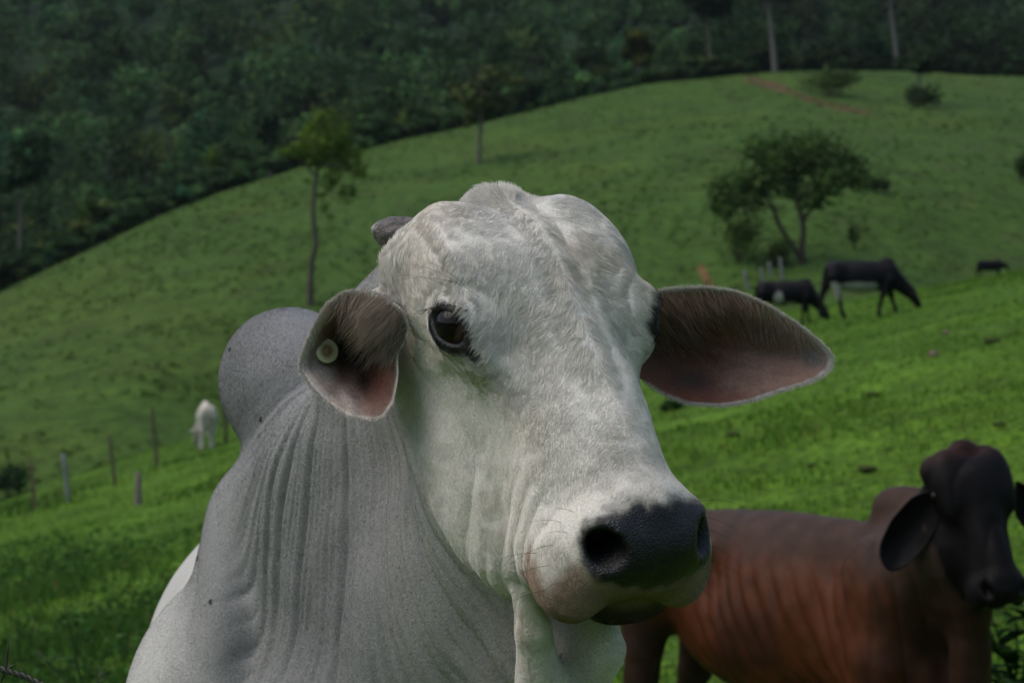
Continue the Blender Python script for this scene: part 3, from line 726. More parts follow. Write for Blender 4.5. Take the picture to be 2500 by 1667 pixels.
ZC_ = mix(ZC_, (.040, .024, .018), low * (np.linalg.norm((ph - [-.030, .316, -.126]) / [.092, .080, .055], axis=1) < 1.05))
hp = np.stack([np.abs(ph[:, 0]), ph[:, 1], ph[:, 2]], 1); hA, hB = np.array([.081, .382, .034]), np.array([.056, .320, .002])      # inside the nostrils
ht = np.clip(((hp - hA) @ (hB - hA)) / ((hB - hA) @ (hB - hA)), 0, 1); hd_ = np.linalg.norm(hp - hA - ht[:, None] * (hB - hA), axis=1) - (.031 - .017 * ht)
ZC_ = mix(ZC_, (.006, .006, .007), smooth(.0055, .002, hd_) * (ph[:, 1] < .385))

m_coat = mat_plain('zebu_coat', (1, 1, 1), attr=True, rough=.75, spec=.25, var=.20, scale=330, bump_s=.30, bump_scale=420)
nt = m_coat.node_tree; bs = [n for n in nt.nodes if n.type == 'BSDF_PRINCIPLED'][0]; ca = [n for n in nt.nodes if n.type == 'ATTRIBUTE'][0]
bw = node(nt, 'ShaderNodeRGBToBW'); nt.links.new(ca.outputs['Color'], bw.inputs[0]); mr = node(nt, 'ShaderNodeMapRange')      # bare black skin is moist
mr.inputs[1].default_value = .015; mr.inputs[2].default_value = .06; mr.inputs[3].default_value = .30; mr.inputs[4].default_value = .8; nt.links.new(bw.outputs[0], mr.inputs[0]); nt.links.new(mr.outputs[0], bs.inputs['Roughness']); ms_ = node(nt, 'ShaderNodeMapRange'); ms_.inputs[1].default_value = .012; ms_.inputs[2].default_value = .06; ms_.inputs[3].default_value = .32; ms_.inputs[4].default_value = .22; nt.links.new(bw.outputs[0], ms_.inputs[0]); nt.links.new(ms_.outputs[0], bs.inputs['Specular IOR Level'])
vo = node(nt, 'ShaderNodeTexVoronoi', i_Scale=340.0); nt.links.new([n for n in nt.nodes if n.type == 'TEX_COORD'][0].outputs['Object'], vo.inputs['Vector'])      # pebbled nose
md = node(nt, 'ShaderNodeMapRange'); md.inputs[1].default_value = .02; md.inputs[2].default_value = .06; md.inputs[3].default_value = .18; md.inputs[4].default_value = 0.; nt.links.new(bw.outputs[0], md.inputs[0])
b0 = [n for n in nt.nodes if n.type == 'BUMP'][0]; b2 = node(nt, 'ShaderNodeBump', i_Distance=.004); b2.invert = True; nt.links.new(md.outputs[0], b2.inputs['Strength']); nt.links.new(vo.outputs['Distance'], b2.inputs['Height'])
nt.links.new(b0.outputs[0], b2.inputs['Normal']); nt.links.new(b2.outputs[0], bs.inputs['Normal'])
zebu = empty('zebu_cow', WI)
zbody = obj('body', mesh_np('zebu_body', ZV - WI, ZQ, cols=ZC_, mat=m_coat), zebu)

# ---- eyeballs
def uv_ball(n=20, m=28):
    V = []; Q = []
    for i in range(n + 1):
        t = math.pi * i / n
        for j in range(m):
            a = 2 * math.pi * j / m; V.append((math.sin(t) * math.cos(a), math.sin(t) * math.sin(a), math.cos(t)))
    for i in range(n):
        for j in range(m): Q.append((i * m + j, (i + 1) * m + j, (i + 1) * m + (j + 1) % m, i * m + (j + 1) % m))
    return np.array(V), np.array(Q)
BV, BQ = uv_ball()
m_eye = mat_plain('wet_eye', (1, 1, 1), attr=True, rough=.10, spec=.22, var=.1, scale=200, coat=0)
def eyeball(sign, name='eye'):
    c = eye_c * [sign, 1, 1]; n_ = nh * [sign, 1, 1]; a_ = ah * [sign, 1, 1]
    V = BV * .0275
    look = n_ + a_ * -.10; look /= np.linalg.norm(look)
    d = BV @ look
    b_ = np.cross(look, a_); e1 = a_ - look * (a_ @ look); e1 /= np.linalg.norm(e1)
    rr = np.sqrt(((BV @ e1) / .80) ** 2 + ((BV @ np.cross(look, e1)) / .80) ** 2)
    pu = np.sqrt(((BV @ e1) / .42) ** 2 + ((BV @ np.cross(look, e1)) / .25) ** 2)
    col = np.tile(np.array([.10, .05, .042]), (len(V), 1))
    col = mix(col, (.006, .004, .004), smooth(1.04, .96, rr) * (d > 0)); col = mix(col, (.004, .004, .006), smooth(1.1, .9, pu) * (d > 0))
    W = (V + c) @ RH.T + H0
    return obj(name, mesh_np('zebu_eye', W - WI, BQ, cols=col, mat=m_eye), zebu)
eyeball(1); eyeball(-1)

# ---- horn: a short stub with a pale tip
def lathe(profile, n=20):
    """profile of (radius, height) about +Z"""
    V = []; Q = []
    for i, (r, z) in enumerate(profile):
        for j in range(n):
            a = 2 * math.pi * j / n; V.append((r * math.cos(a), r * math.sin(a), z))
    for i in range(len(profile) - 1):
        for j in range(n): Q.append((i * n + j, i * n + (j + 1) % n, (i + 1) * n + (j + 1) % n, (i + 1) * n + j))
    return np.array(V), np.array(Q)
def frame_to(d, hint=(0, 0, 1)):
    d = np.asarray(d, float); d = d / np.linalg.norm(d); x = np.cross(hint, d); x /= np.linalg.norm(x); return np.stack([x, np.cross(d, x), d], 1)
m_horn = mat_plain('horn', (1, 1, 1), attr=True, rough=.55, spec=.4, var=.45, scale=60, bump_s=.9, bump_scale=90)
tip = at(906, 558, 2.63); base = at(978, 576, 2.62)
def horn(tip, base):
    V, Q = lathe([(.029, -.02), (.027, .0), (.025, .012), (.021, .024), (.0165, .034), (.0115, .042), (.008, .0465), (.0055, .0495), (.0025, .0515), (.0001, .052)], 24)
    L_ = np.linalg.norm(tip - base); V[:, 2] *= L_ / .052
    V = V * (1 + .07 * fbm(V * 130, N1)[:, None] * [1, 1, .3])
    V[:, :2] *= (1 + .05 * np.sin(V[:, 2] * 420))[:, None]
    col = mix(np.tile(np.array([.085, .075, .072]), (len(V), 1)), (.30, .29, .28), smooth(.78, .95, V[:, 2] / L_))
    W = V @ frame_to(tip - base).T + base
    return obj('horn', mesh_np('zebu_horn', W - WI, Q, cols=col, mat=m_horn), zebu)
horn(tip, base)
tl = toH(tip) * [-1, 1, 1]; bl = toH(base) * [-1, 1, 1]
horn((bl + (tl - bl) * .9) @ RH.T + H0, bl @ RH.T + H0)

# ---- ears: shells with a traced outline, a bowl and a thickness
def resample(pts, n):
    P = np.array(pts, float); P = np.concatenate([P, P[:1]]); s_ = np.r_[0, np.cumsum(np.linalg.norm(np.diff(P, axis=0), axis=1))]
    t = np.linspace(0, s_[-1], n, endpoint=False); Q = np.stack([np.interp(t, s_, P[:, k]) for k in (0, 1)], 1)
    for _ in range(2): Q = (np.roll(Q, 1, 0) + 2 * Q + np.roll(Q, -1, 0)) / 4
    return Q
def ear(outline, centre, depth, colour, thick=.007, n=120, rings=30):
    O = resample(outline, n); c = np.array(centre, float)
    rho = np.linspace(0, 1, rings) ** .8; V = []; C_ = []; PX = []
    for side in (0, 1):
        for r in (rho if side == 0 else rho[::-1]):
            p = c + r * (O - c); edge = smooth(.93, 1.0, np.full(n, r))
            Y = depth(p, r) + (thick * (1 - .55 * edge) if side else 0) + (.003 * edge if not side else 0)
            V.append(np.array([at(x, y, 1) * [Y[i], Y[i], 0] + [0, 0, ZC - (y - CY) / F * Y[i]] for i, (x, y) in enumerate(p)]))
            C_.append(colour(p, r, side)); PX.append(p)
    V = np.concatenate(V); C_ = np.concatenate(C_); m = 2 * rings
    I = np.arange(n); J = (I + 1) % n
    Q = np.concatenate([np.stack([k * n + I, k * n + J, (k + 1) * n + J, (k + 1) * n + I], 1) for k in range(m - 1)])
    return V, Q, C_, np.concatenate(PX)
def g2(p, x, y, sx, sy, a=0):
    a = math.radians(a); dx = p[:, 0] - x; dy = p[:, 1] - y; u = dx * math.cos(a) + dy * math.sin(a); v = -dx * math.sin(a) + dy * math.cos(a)
    return np.exp(-(u / sx) ** 2 - (v / sy) ** 2)
OUT_R = [(1500, 735), (1570, 718), (1640, 703), (1725, 700), (1800, 712), (1880, 747), (1955, 795), (2010, 840), (2036, 870), (2030, 900), (1990, 928), (1900, 955),
         (1830, 980), (1760, 990), (1680, 985), (1620, 962), (1575, 930), (1500, 890)]
OUT_L = [(1000, 795), (985, 755), (945, 725), (905, 713), (852, 710), (825, 722), (795, 748), (770, 788), (752, 830), (733, 875), (733, 905), (765, 950),
         (808, 988), (850, 1015), (905, 1025), (935, 1020), (962, 980), (973, 920), (972, 860), (990, 830)]
def depth_R(p, r):
    return 2.68 + (p[:, 0] - 1560) * .00010 + .050 * (1 - r ** 2) - .02 * g2(p, 1640, 720, 120, 60) - .006 * g2(p, 1800, 930, 90, 18, -12) - .006 * g2(p, 1860, 890, 110, 14, 12)
def depth_L(p, r):
    return 2.49 + (950 - p[:, 0]) * .00025 + .10 * (1 - r ** 2) * g2(p, 880, 880, 170, 190) - .030 * g2(p, 945, 770, 55, 65) - .012 * g2(p, 850, 970, 20, 60, -15) - .010 * g2(p, 800, 910, 40, 50)
def col_R(p, r, side):
    n = len(p); w = np.tile(np.array([.60, .57, .53]), (n, 1))
    if side: return w
    P3 = np.concatenate([p / 30, np.zeros((n, 1))], 1); nz_ = fbm(P3, N2)
    c = np.tile(np.array([.15, .054, .032]), (n, 1))
    c = mix(c, (.26, .155, .12), np.clip(smooth(1700, 1900, p[:, 0] + 60 * nz_) * .8 + g2(p, 1830, 900, 150, 40, 10) * .6 + g2(p, 1790, 930, 80, 20, 15) * .6, 0, 1))
    c = mix(c, (.10, .028, .014), np.clip(g2(p, 1670, 850, 130, 80, 10) * .9, 0, 1)); c = mix(c, (.035, .028, .026), np.clip(g2(p, 1590, 800, 70, 110) + .8 * g2(p, 1690, 930, 55, 28, 10), 0, 1))
    c = mix(c, (.10, .10, .11), g2(p, 1985, 868, 40, 26, 30) * .9)
    c = mix(c, (.40, .35, .31), .6 * np.clip(g2(p, 1720, 728, 190, 22, 8) + g2(p, 1900, 790, 120, 22, 35), 0, 1))
    return mix(c, (.60, .58, .55), smooth(.95, .99, np.full(n, r)) * smooth(1560, 1640, p[:, 0]) * np.clip(1.1 - smooth(1800, 1560, p[:, 0]) * smooth(880, 930, p[:, 1]), 0, 1))
def col_L(p, r, side):
    n = len(p); w = np.tile(np.array([.55, .52, .48]), (n, 1))
    if side: return w
    P3 = np.concatenate([p / 25, np.zeros((n, 1))], 1); nz_ = fbm(P3, N2)
    c = np.tile(np.array([.20, .135, .11]), (n, 1))
    c = mix(c, (.36, .32, .30), np.clip(g2(p, 780, 900, 45, 90, 20) + g2(p, 850, 985, 30, 60, -20), 0, 1) * .8)
    c = mix(c, (.16, .050, .032), np.clip(g2(p, 920, 910, 55, 75), 0, 1)); c = mix(c, (.13, .050, .033), np.clip(g2(p, 820, 790, 22, 75, 25) + g2(p, 830, 905, 16, 45), 0, 1) * .9)
    c = mix(c, (.014, .010, .009), np.clip(1.2 * g2(p, 862, 845, 55, 50) + g2(p, 890, 930, 26, 40) * .8 + g2(p, 940, 835, 40, 16), 0, 1))  # near-black blobs paint the shade deep in the bowl into the colour
    c = mix(c, (.30, .265, .225), np.clip(1.2 * g2(p, 945, 770, 45, 60), 0, 1))
    c = mix(c, (.44, .39, .36), smooth(.82, .90, np.full(n, r)) * smooth(850, 790, p[:, 0]) * .8)
    return mix(c, (.56, .53, .50), smooth(.93, .99, np.full(n, r)))
m_ear = mat_plain('ear_skin', (1, 1, 1), attr=True, rough=.6, spec=.3, var=.15, scale=70, bump_s=.3, bump_scale=220)
EARS = []
for outl, cen, dep, cf in ((OUT_R, (1740, 850), depth_R, col_R), (OUT_L, (868, 870), depth_L, col_L)):
    V, Q, C_, PX = ear(outl, cen, dep, cf)
    EARS.append((V, Q, C_, PX)); obj('ear', mesh_np('zebu_ear', V - WI, Q, cols=C_, mat=m_ear), zebu)

# ---- fur: short hairs grown from the skin
def grow(name, roots, nrm, flow, length, col, rad=.00022, lift=.35, pts=4, parent=None, mat=None, wave=.0, curl=.6):
    n = len(roots); t = np.linspace(0, 1, pts)
    f = flow - nrm * (flow * nrm).sum(1, keepdims=True); f /= np.linalg.norm(f, axis=1, keepdims=True) + 1e-9
    P = np.zeros((n, pts, 3))
    L_ = length[:, None]
    for i, tt in enumerate(t):
        P[:, i] = roots + L_ * (nrm * (lift * tt * (1 - .55 * curl * tt)) + f * tt * (1 - .25 * lift)) - np.array([0, 0, 1.]) * L_ * .12 * tt * tt
    cu = bpy.data.hair_curves.new(name); cu.add_curves([pts] * n)
    cu.attributes['position'].data.foreach_set('vector', P.astype(np.float32).ravel())
    r = (rad if np.ndim(rad) else np.full(n, rad))[:, None] * np.array([1, .9, .65, .15] if pts == 4 else np.linspace(1, .15, pts))[None]
    a = cu.attributes.get('radius') or cu.attributes.new('radius', 'FLOAT', 'POINT'); a.data.foreach_set('value', r.astype(np.float32).ravel())
    c = np.ones((n, 4), np.float32); c[:, :3] = np.clip(col, 0, 1)
    a = cu.attributes.new('Col', 'FLOAT_COLOR', 'CURVE'); a.data.foreach_set('color', c.ravel())
    if mat: cu.materials.append(mat)
    return obj(name, cu, parent)

def sample(V, Q, n, weight, rg):
    A, B, C, D = (V[Q[:, i]] for i in range(4))
    ar = (np.linalg.norm(np.cross(B - A, C - A), axis=1) + np.linalg.norm(np.cross(C - A, D - A), axis=1)) * weight
    f = rg.choice(len(Q), n, p=ar / ar.sum()); u, v = rg.random(n), rg.random(n)
    W = np.stack([(1 - u) * (1 - v), u * (1 - v), u * v, (1 - u) * v], 1)
    return f, W
def interp(X, Q, f, W): return (X[Q[f]] * (W[:, :, None] if X.ndim > 1 else W)).sum(1)

m_hair, nt, bs = mat_new('cow_hair')
at_ = node(nt, 'ShaderNodeAttribute', attribute_name='Col'); nt.links.new(at_.outputs['Color'], bs.inputs['Base Color'])
bs.inputs['Roughness'].default_value = .65; bs.inputs['Specular IOR Level'].default_value = .25

def zebu_fur(n):
    rg = np.random.default_rng(3)
    nrm = ZN / np.linalg.norm(ZN, axis=1, keepdims=True)
    cen = ZV[ZQ].mean(1); view = np.array([0, 0, ZC]) - cen; view /= np.linalg.norm(view, axis=1, keepdims=True)
    fac = (nrm[ZQ[:, 0]] * view).sum(1); h = toH(cen); ax_ = np.abs(h[:, 0])
    headf = zneck[ZQ].mean(1)
    w = (cen[:, 1] < 3.5) * (cen[:, 2] > .95) * smooth(-.5, -.2, fac) * (1 + .6 * (1 - headf))
    bare = np.linalg.norm(np.stack([ax_, h[:, 1] - .362, h[:, 2] - .026], 1) / [.104, .066, .058], axis=1)
    w = w * smooth(.85, 1.0, bare) * (np.linalg.norm(np.stack([ax_ - .064, h[:, 1] - .345, h[:, 2] - .018], 1) / [.042, .075, .045], axis=1) > 1)
    hs_ = h.copy(); hs_[:, 0] = ax_; e = (hs_ - eye_c) @ ER
    w = w * smooth(.75, 1.05, np.sqrt(((e[:, 0] - .004) / .043) ** 2 + (e[:, 1] / .030) ** 2))
    f, W = sample(ZV, ZQ, n, w, rg)
    P = interp(ZV, ZQ, f, W); N_ = interp(nrm, ZQ, f, W); N_ /= np.linalg.norm(N_, axis=1, keepdims=True); C_ = interp(ZC_, ZQ, f, W)
    hh = toH(P); nn = toN(P); hd = 1 - headf[f]
    sx = np.sign(hh[:, 0]); lat = HX[None] * sx[:, None]
    nv = np.stack([fbm(P * 26 + 3, N1, 2), fbm(P * 26 + 13, N2, 2), fbm(P * 26 + 29, N3, 2)], 1)
    nf = np.stack([N1(P * 110), N2(P * 110 + 5), N3(P * 110 + 9)], 1)
    fl_head = HF * .75 + lat * (.25 + .75 * smooth(.0, .03, np.abs(hh[:, 0])))[:, None] + RH[:, 2] * .1
    up = smooth(-.10, -.17, hh[:, 1])[:, None]; fl_head = fl_head * (1 - up) + (-HF * .7 + UP * .5 + lat * .3) * up
    fl_neck = np.array([-.12, 0, -1.0])[None] + 0 * P
    fore0 = np.exp(-((hh[:, 1] - .02) / .15) ** 2) * smooth(-.04, .03, hh[:, 2]) * hd
    flow = fl_head * hd[:, None] + fl_neck * (1 - hd[:, None]) + nv * .30 + nf * .22 + (nv * .35 + nf * .60) * fore0[:, None]
    fore = np.exp(-((hh[:, 1] - .02) / .15) ** 2) * smooth(-.04, .03, hh[:, 2]) * hd
    tuft = np.exp(-(np.linalg.norm((hh - [0, -.175, .035]) / [.06, .05, .06], axis=1)) ** 4)
    side = np.exp(-(np.linalg.norm((np.stack([np.abs(hh[:, 0]), hh[:, 1], hh[:, 2]], 1) - [.135, -.125, -.02]) / [.045, .06, .05], axis=1)) ** 4)
    L_ = .0020 + .0008 * bump(nn[:, 1], 0, .2) * smooth(1.38, 1.46, nn[:, 2]) + .0026 * hd + .0052 * fore + .013 * tuft + .012 * side
    L_ = L_ * rg.uniform(.6, 1.3, len(P)) * (1 + .3 * nf[:, 0])
    lift = .26 - .10 * hd + .06 * fore + .5 * tuft + .3 * side
    col = C_ * (1 + rg.uniform(-.30, .38, (len(P), 1)) * (1 - .55 * hd[:, None])) * (1 + (.05 + .10 * fore[:, None]) * nf[:, :1])
    col = col * (1 + rg.normal(0, .02, (len(P), 3)))
    salt = (rg.random(len(P)) < .30 * (1 - hd)); col[salt] *= .6
    ob = grow('fur', P - WI, N_, flow, L_, col, rad=rg.uniform(.00013, .00022, len(P)), lift=lift[:, None], parent=zebu, mat=m_hair)
    return tag(ob, kind='stuff')
zebu_fur(60000 if DEV else 420000)

# ---- hair of the ears, whiskers and lashes
def ear_hair(E_, seed, out_px, fringe):
    V, Q, C_, PX = E_; rg = np.random.default_rng(seed); nf = len(V) // 2; n0 = 120
    Fq = Q[(Q < nf).all(1)]; f, W = sample(V, Fq, 9000, np.ones(len(Fq)), rg); P = interp(V, Fq, f, W); col = interp(C_, Fq, f, W); p = interp(PX, Fq, f, W)
    e1, e2 = V[Fq[f, 1]] - V[Fq[f, 0]], V[Fq[f, 3]] - V[Fq[f, 0]]; N_ = np.cross(e1, e2); N_ /= np.linalg.norm(N_, axis=1, keepdims=True) + 1e-9
    N_ *= -np.sign((N_ * (P - [0, 0, ZC])).sum(1))[:, None]; nz_ = np.stack([N1(P * 60), N2(P * 60), N3(P * 60)], 1)
    flow = np.array([[.35, 0, -1.]]) + .7 * nz_; ob = grow('ear_hair', P - WI, N_, flow, .006 * rg.uniform(.5, 1.4, len(P)), np.clip(col * rg.uniform(1.0, 1.7, (len(P), 1)) + .02, 0, 1), rad=.00018, lift=.25, parent=zebu, mat=m_hair); tag(ob, kind='stuff')
    # pale hair along the rim
    rim = (rng.permutation(n0 * 60) % n0); i = (len(V) // 2) - n0 + rim; c = PX[:nf].mean(0); d = PX[i] - c; d /= np.linalg.norm(d, axis=1, keepdims=True)
    keep = (PX[i, 0] > 1580) if PX[:, 0].mean() > 1300 else (PX[i, 0] < 960); i, d = i[keep], d[keep]; j = np.where((i + 1) % n0 == 0, i + 1 - n0, i + 1); t = rg.random((len(i), 1)); R_ = V[i] * (1 - t) + V[j] * t
    N_ = np.stack([d[:, 0], 0 * d[:, 0], -d[:, 1]], 1) + rg.normal(0, .35, (len(i), 3)); N_ /= np.linalg.norm(N_, axis=1, keepdims=True)
    ob = grow('ear_rim_hair', R_ + rg.normal(0, .0012, R_.shape) - WI, N_, np.array([[.3, -.2, -.6]]) + rg.normal(0, .4, (len(i), 3)), .0032 * rg.uniform(.5, 1.4, len(i)), np.array([[.52, .48, .44]]) * rg.uniform(.7, 1.2, (len(i), 1)), rad=.00016, lift=.9, parent=zebu, mat=m_hair); tag(ob, kind='stuff')
    # long strands hanging inside
    for (x, y, sx, sy, n, L_, fx, fz, colr) in fringe:
        k = rg.integers(0, nf, n * 40); w = np.exp(-((PX[k, 0] - x) / sx) ** 2 - ((PX[k, 1] - y) / sy) ** 2); k = k[rg.random(len(k)) < w][:n]
        R_ = V[k] + rg.normal(0, .003, (len(k), 3)); N_ = np.tile(np.array([[0, -1., .1]]), (len(k), 1)); nz_ = np.stack([N1(R_ * 40), N2(R_ * 40), N3(R_ * 40)], 1)
        ob = grow('ear_hair', R_ - WI, N_, np.array([[fx, -.1, fz]]) + .35 * nz_, L_ * rg.uniform(.5, 1.3, len(k)), np.array([colr]) * rg.uniform(.6, 1.3, (len(k), 1)), rad=.00020, lift=.22, pts=4, parent=zebu, mat=m_hair); tag(ob, kind='stuff')
ear_hair(EARS[0], 31, OUT_R, [(1640, 760, 60, 50, 1200, .034, .75, -.65, (.20, .125, .085)), (1760, 735, 110, 25, 1200, .020, .35, -.95, (.25, .165, .12)), (1900, 800, 70, 30, 700, .014, .3, -.95, (.27, .19, .15))])
ear_hair(EARS[1], 32, OUT_L, [(935, 765, 40, 45, 1500, .034, -.75, -.65, (.25, .20, .155)), (880, 735, 45, 20, 900, .022, -.35, -.95, (.25, .195, .15)), (960, 800, 20, 40, 500, .028, -.3, -.95, (.20, .17, .14))])

def long_hairs(name, roots_px, lens, dirs, col, seed, rad=.00025):
    rg = np.random.default_rng(seed); P = np.array([trace(zb, x, y, 1.9) for x, y in roots_px]); N_ = zb.grad(P)[0]; d = np.array(dirs, float) + rg.normal(0, .12, (len(P), 3))
    n = len(P); t = np.linspace(0, 1, 8); L_ = np.array(lens)[:, None]; d /= np.linalg.norm(d, axis=1, keepdims=True); out = np.zeros((n, 8, 3))
    for i, tt in enumerate(t): out[:, i] = P + L_ * tt * (d * .9 + N_ * .25 * (1 - tt)) - np.array([0, 0, 1.]) * L_ * .22 * tt ** 2
    cu = bpy.data.hair_curves.new(name); cu.add_curves([8] * n); cu.attributes['position'].data.foreach_set('vector', (out - WI).astype(np.float32).ravel())
    a = cu.attributes.get('radius') or cu.attributes.new('radius', 'FLOAT', 'POINT'); a.data.foreach_set('value', np.tile(np.linspace(rad, rad * .25, 8), n).astype(np.float32))
    c = np.ones((n, 4), np.float32); c[:, :3] = col; a = cu.attributes.new('Col', 'FLOAT_COLOR', 'CURVE'); a.data.foreach_set('color', c.ravel()); cu.materials.append(m_hair); return tag(obj(name, cu, zebu), kind='stuff')
wp = [(1700, 1225), (1712, 1260), (1722, 1290), (1728, 1330), (1732, 1365), (1736, 1395), (1735, 1420), (1725, 1440), (1705, 1425), (1715, 1385), (1720, 1405), (1690, 1440)]
long_hairs('whiskers', wp, [.075, .06, .05, .06, .085, .07, .06, .06, .07, .09, .06, .05], [(.9, -.2, .05), (.9, -.2, -.1), (.9, -.2, -.2), (.85, -.2, -.35), (.85, -.3, -.35), (.8, -.3, -.45), (.8, -.3, -.55), (.6, -.3, -.75), (.7, -.3, -.6), (.85, -.3, -.4), (.75, -.3, -.5), (.5, -.3, -.8)], (.03, .025, .02), 51)
wl = [(1370, 1275), (1385, 1300), (1350, 1330), (1340, 1380), (1365, 1420), (1400, 1250), (1330, 1440), (1310, 1350)]
long_hairs('whiskers', wl, [.05, .04, .06, .05, .04, .04, .05, .06], [(-.8, -.5, .25), (-.8, -.5, .1), (-.9, -.4, .0), (-.9, -.4, -.15), (-.8, -.5, -.3), (-.7, -.5, .4), (-.8, -.4, -.4), (-.95, -.3, 0)], (.04, .033, .028), 52)
bp_ = [(1130, 700), (1110, 690), (1150, 715), (1095, 700), (1170, 725)]
long_hairs('brow_hairs', bp_, [.11, .09, .10, .08, .09], [(-.9, -.3, .45), (-.95, -.2, .2), (-.85, -.4, .5), (-.95, -.2, .35), (-.8, -.4, .55)], (.06, .05, .045), 53, .0002)
lash_px = [(1045 + 14 * i, 748 - 12 * math.sin(math.pi * i / 7)) for i in range(8)]; lash_px = [(x, y + 8) for x, y in lash_px for _ in range(4)]
long_hairs('eyelashes', lash_px, [.016 + .006 * (i % 3) for i in range(len(lash_px))], [(-.45, -.6, -.35 + .1 * (i % 4)) for i in range(len(lash_px))], (.012, .011, .011), 54, .0003)

# ================================================================ the brown cow at the right
def make_animal(name, label, body, root, axs, R, colour, mat, sub=1, disp=None, group=None, cat='cow', steps=1):
    V, Q, N_ = skin(body, axs, R, root, sub, steps)
    if disp is not None: V = V + N_ * disp(V, N_)[:, None]
    e = tag(empty(name, root), label, cat, group)
    obj('body', mesh_np(name, V - root, Q, cols=colour(V, N_), mat=mat), e)
    return e
m_hide = mat_plain('cattle_hide', (1, 1, 1), attr=True, rough=.5, spec=.09, var=.25, scale=14, bump_s=.25, bump_scale=160)

def brown_cow():
    gx, gy = (2190 - CX) / F * 7.3, 7.3
    W2 = np.array([gx, gy, ground(gx, gy)[0]]); fw = np.array([.6, -.8, 0]); rt = np.array([-.8, -.6, 0]); R = np.stack([rt, fw, UP], 1)
    hf = np.array([.20, -.42, -.88]); hf /= np.linalg.norm(hf); hx = np.array([-.965, -.20, -.06]); hx -= hf * (hx @ hf); hx /= np.linalg.norm(hx); RH2 = np.stack([hx, hf, np.cross(hx, hf)], 1)
    HC = at(2376, 1214, 6.76); sc = (.93, .98, .94)
    b = Body(.03); b.frame('B', W2, R, True); b.frame('N', W2, R); b.frame('H', HC, RH2, True, sc); b.frame('h', HC, RH2, False, sc); E, C = b.E, b.C
    E('B', (0, -.58, .89), (.245, .62, .34), .1); E('B', (0, .02, .82), (.20, .30, .37), .1)
    C('B', (0, .08, 1.20), (0, -1.18, 1.19), .08, .075, .16); E('B', (0, .05, 1.34), (.065, .16, .09), .08)
    E('B', (.20, -.92, 1.15), (.065, .085, .06), .04); E('B', (.12, -1.15, 1.03), (.15, .22, .22), .09)
    C('B', (.17, -1.20, .95), (.15, -1.26, .58), .13, .07, .07); C('B', (.15, -1.26, .58), (.15, -1.34, .44), .06, .048, .05)
    C('B', (.15, -1.34, .44), (.15, -1.28, .08), .044, .036, .03); C('B', (.15, -1.28, .08), (.15, -1.24, .0), .042, .055, .03)
    E('B', (.15, .02, .95), (.075, .17, .30), .07); C('B', (.15, .06, .80), (.14, .04, .46), .10, .055, .07); C('B', (.14, .04, .46), (.14, .05, .08), .046, .036, .04); C('B', (.14, .05, .08), (.14, .09, .0), .042, .055, .03)
    C('N', (0, .10, 1.00), (.18, .42, 1.24), .22, .165, .08); C('N', (0, .12, 1.18), (.20, .43, 1.38), .14, .115, .08); C('N', (.17, .48, 1.10), (.06, .40, .60), .06, .08, .08); C('N', (.02, .25, .95), (.14, .42, 1.08), .10, .09, .08); C('N', (.04, .36, .98), (.0, .30, .50), .035, .05, .06)
    b.g = 1; head_ops(E, C)
    axs = (axis([(-.46, .022), (.44,)]), axis([(-1.52, .022), (.20, .014), (.95,)]), axis([(-.06, .025), (.70, .018), (1.72,)]))
    def disp(V, N_):
        q = (V - W2) @ R; a = smooth(.05, -.10, q[:, 1]) * smooth(-.92, -.75, q[:, 1]) * smooth(.08, .17, np.abs(q[:, 0])) * smooth(1.16, 1.02, q[:, 2]) * smooth(.55, .75, q[:, 2])
        rib = .016 * a * (np.abs(np.sin((q[:, 1] + .55 * (q[:, 2] - .9) + .03 * fbm(V * 3, N3, 2)) * math.pi / .088)) ** .8 - .5) * (.5 + .8 * smooth(-.3, .3, fbm(V * 5, N2, 2)))
        hol = -.035 * np.exp(-((q[:, 1] + .80) / .10) ** 2 - ((q[:, 2] - 1.02) / .10) ** 2) * (np.abs(q[:, 0]) > .1)
        rib = rib + .009 * (np.abs(np.sin(q[:, 1] / .034 + 1.5 * fbm(V * 4, N1, 2))) ** .6 - .6) * smooth(.02, .10, q[:, 1]) * smooth(.06, .12, q[:, 0]) * smooth(.5, .7, q[:, 2])
        return rib + hol + .006 * fbm(V * 8, N1, 3)
    def colour(V, N_):
        q = (V - W2) @ R; h = (V - HC) @ (RH2 / np.array(sc)); nz_ = fbm(V * 9, N2)
        c = np.tile(np.array([.070, .0215, .009]), (len(V), 1))
        c = mix(c, (.028, .012, .008), .75 * smooth(.05, .45, fbm(V * [7, 7, 2.2] + 4, N3)))
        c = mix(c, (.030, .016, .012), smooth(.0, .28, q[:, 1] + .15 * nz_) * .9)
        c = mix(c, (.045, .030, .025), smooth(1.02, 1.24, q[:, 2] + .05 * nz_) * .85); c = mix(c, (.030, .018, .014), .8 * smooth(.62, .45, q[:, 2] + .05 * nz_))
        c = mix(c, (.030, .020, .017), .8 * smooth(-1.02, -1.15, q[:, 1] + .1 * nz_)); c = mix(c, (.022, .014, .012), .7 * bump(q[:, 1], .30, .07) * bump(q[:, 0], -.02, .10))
        hd = np.linalg.norm((h - [0, .05, -.03]) / [.19, .40, .20], axis=1); face = smooth(1.05, .95, hd + .06 * nz_)
        c = mix(c, (.006, .005, .006), face); c = mix(c, (.028, .012, .010), .9 * face * smooth(-.09, -.17, h[:, 1] + .04 * nz_))
        return c
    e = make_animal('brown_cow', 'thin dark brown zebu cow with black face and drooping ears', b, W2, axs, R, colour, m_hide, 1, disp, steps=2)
    dk = lambda p, r, side: np.tile(np.array([.007, .006, .007]) * (1.6 if r > .93 else 1), (len(p), 1))
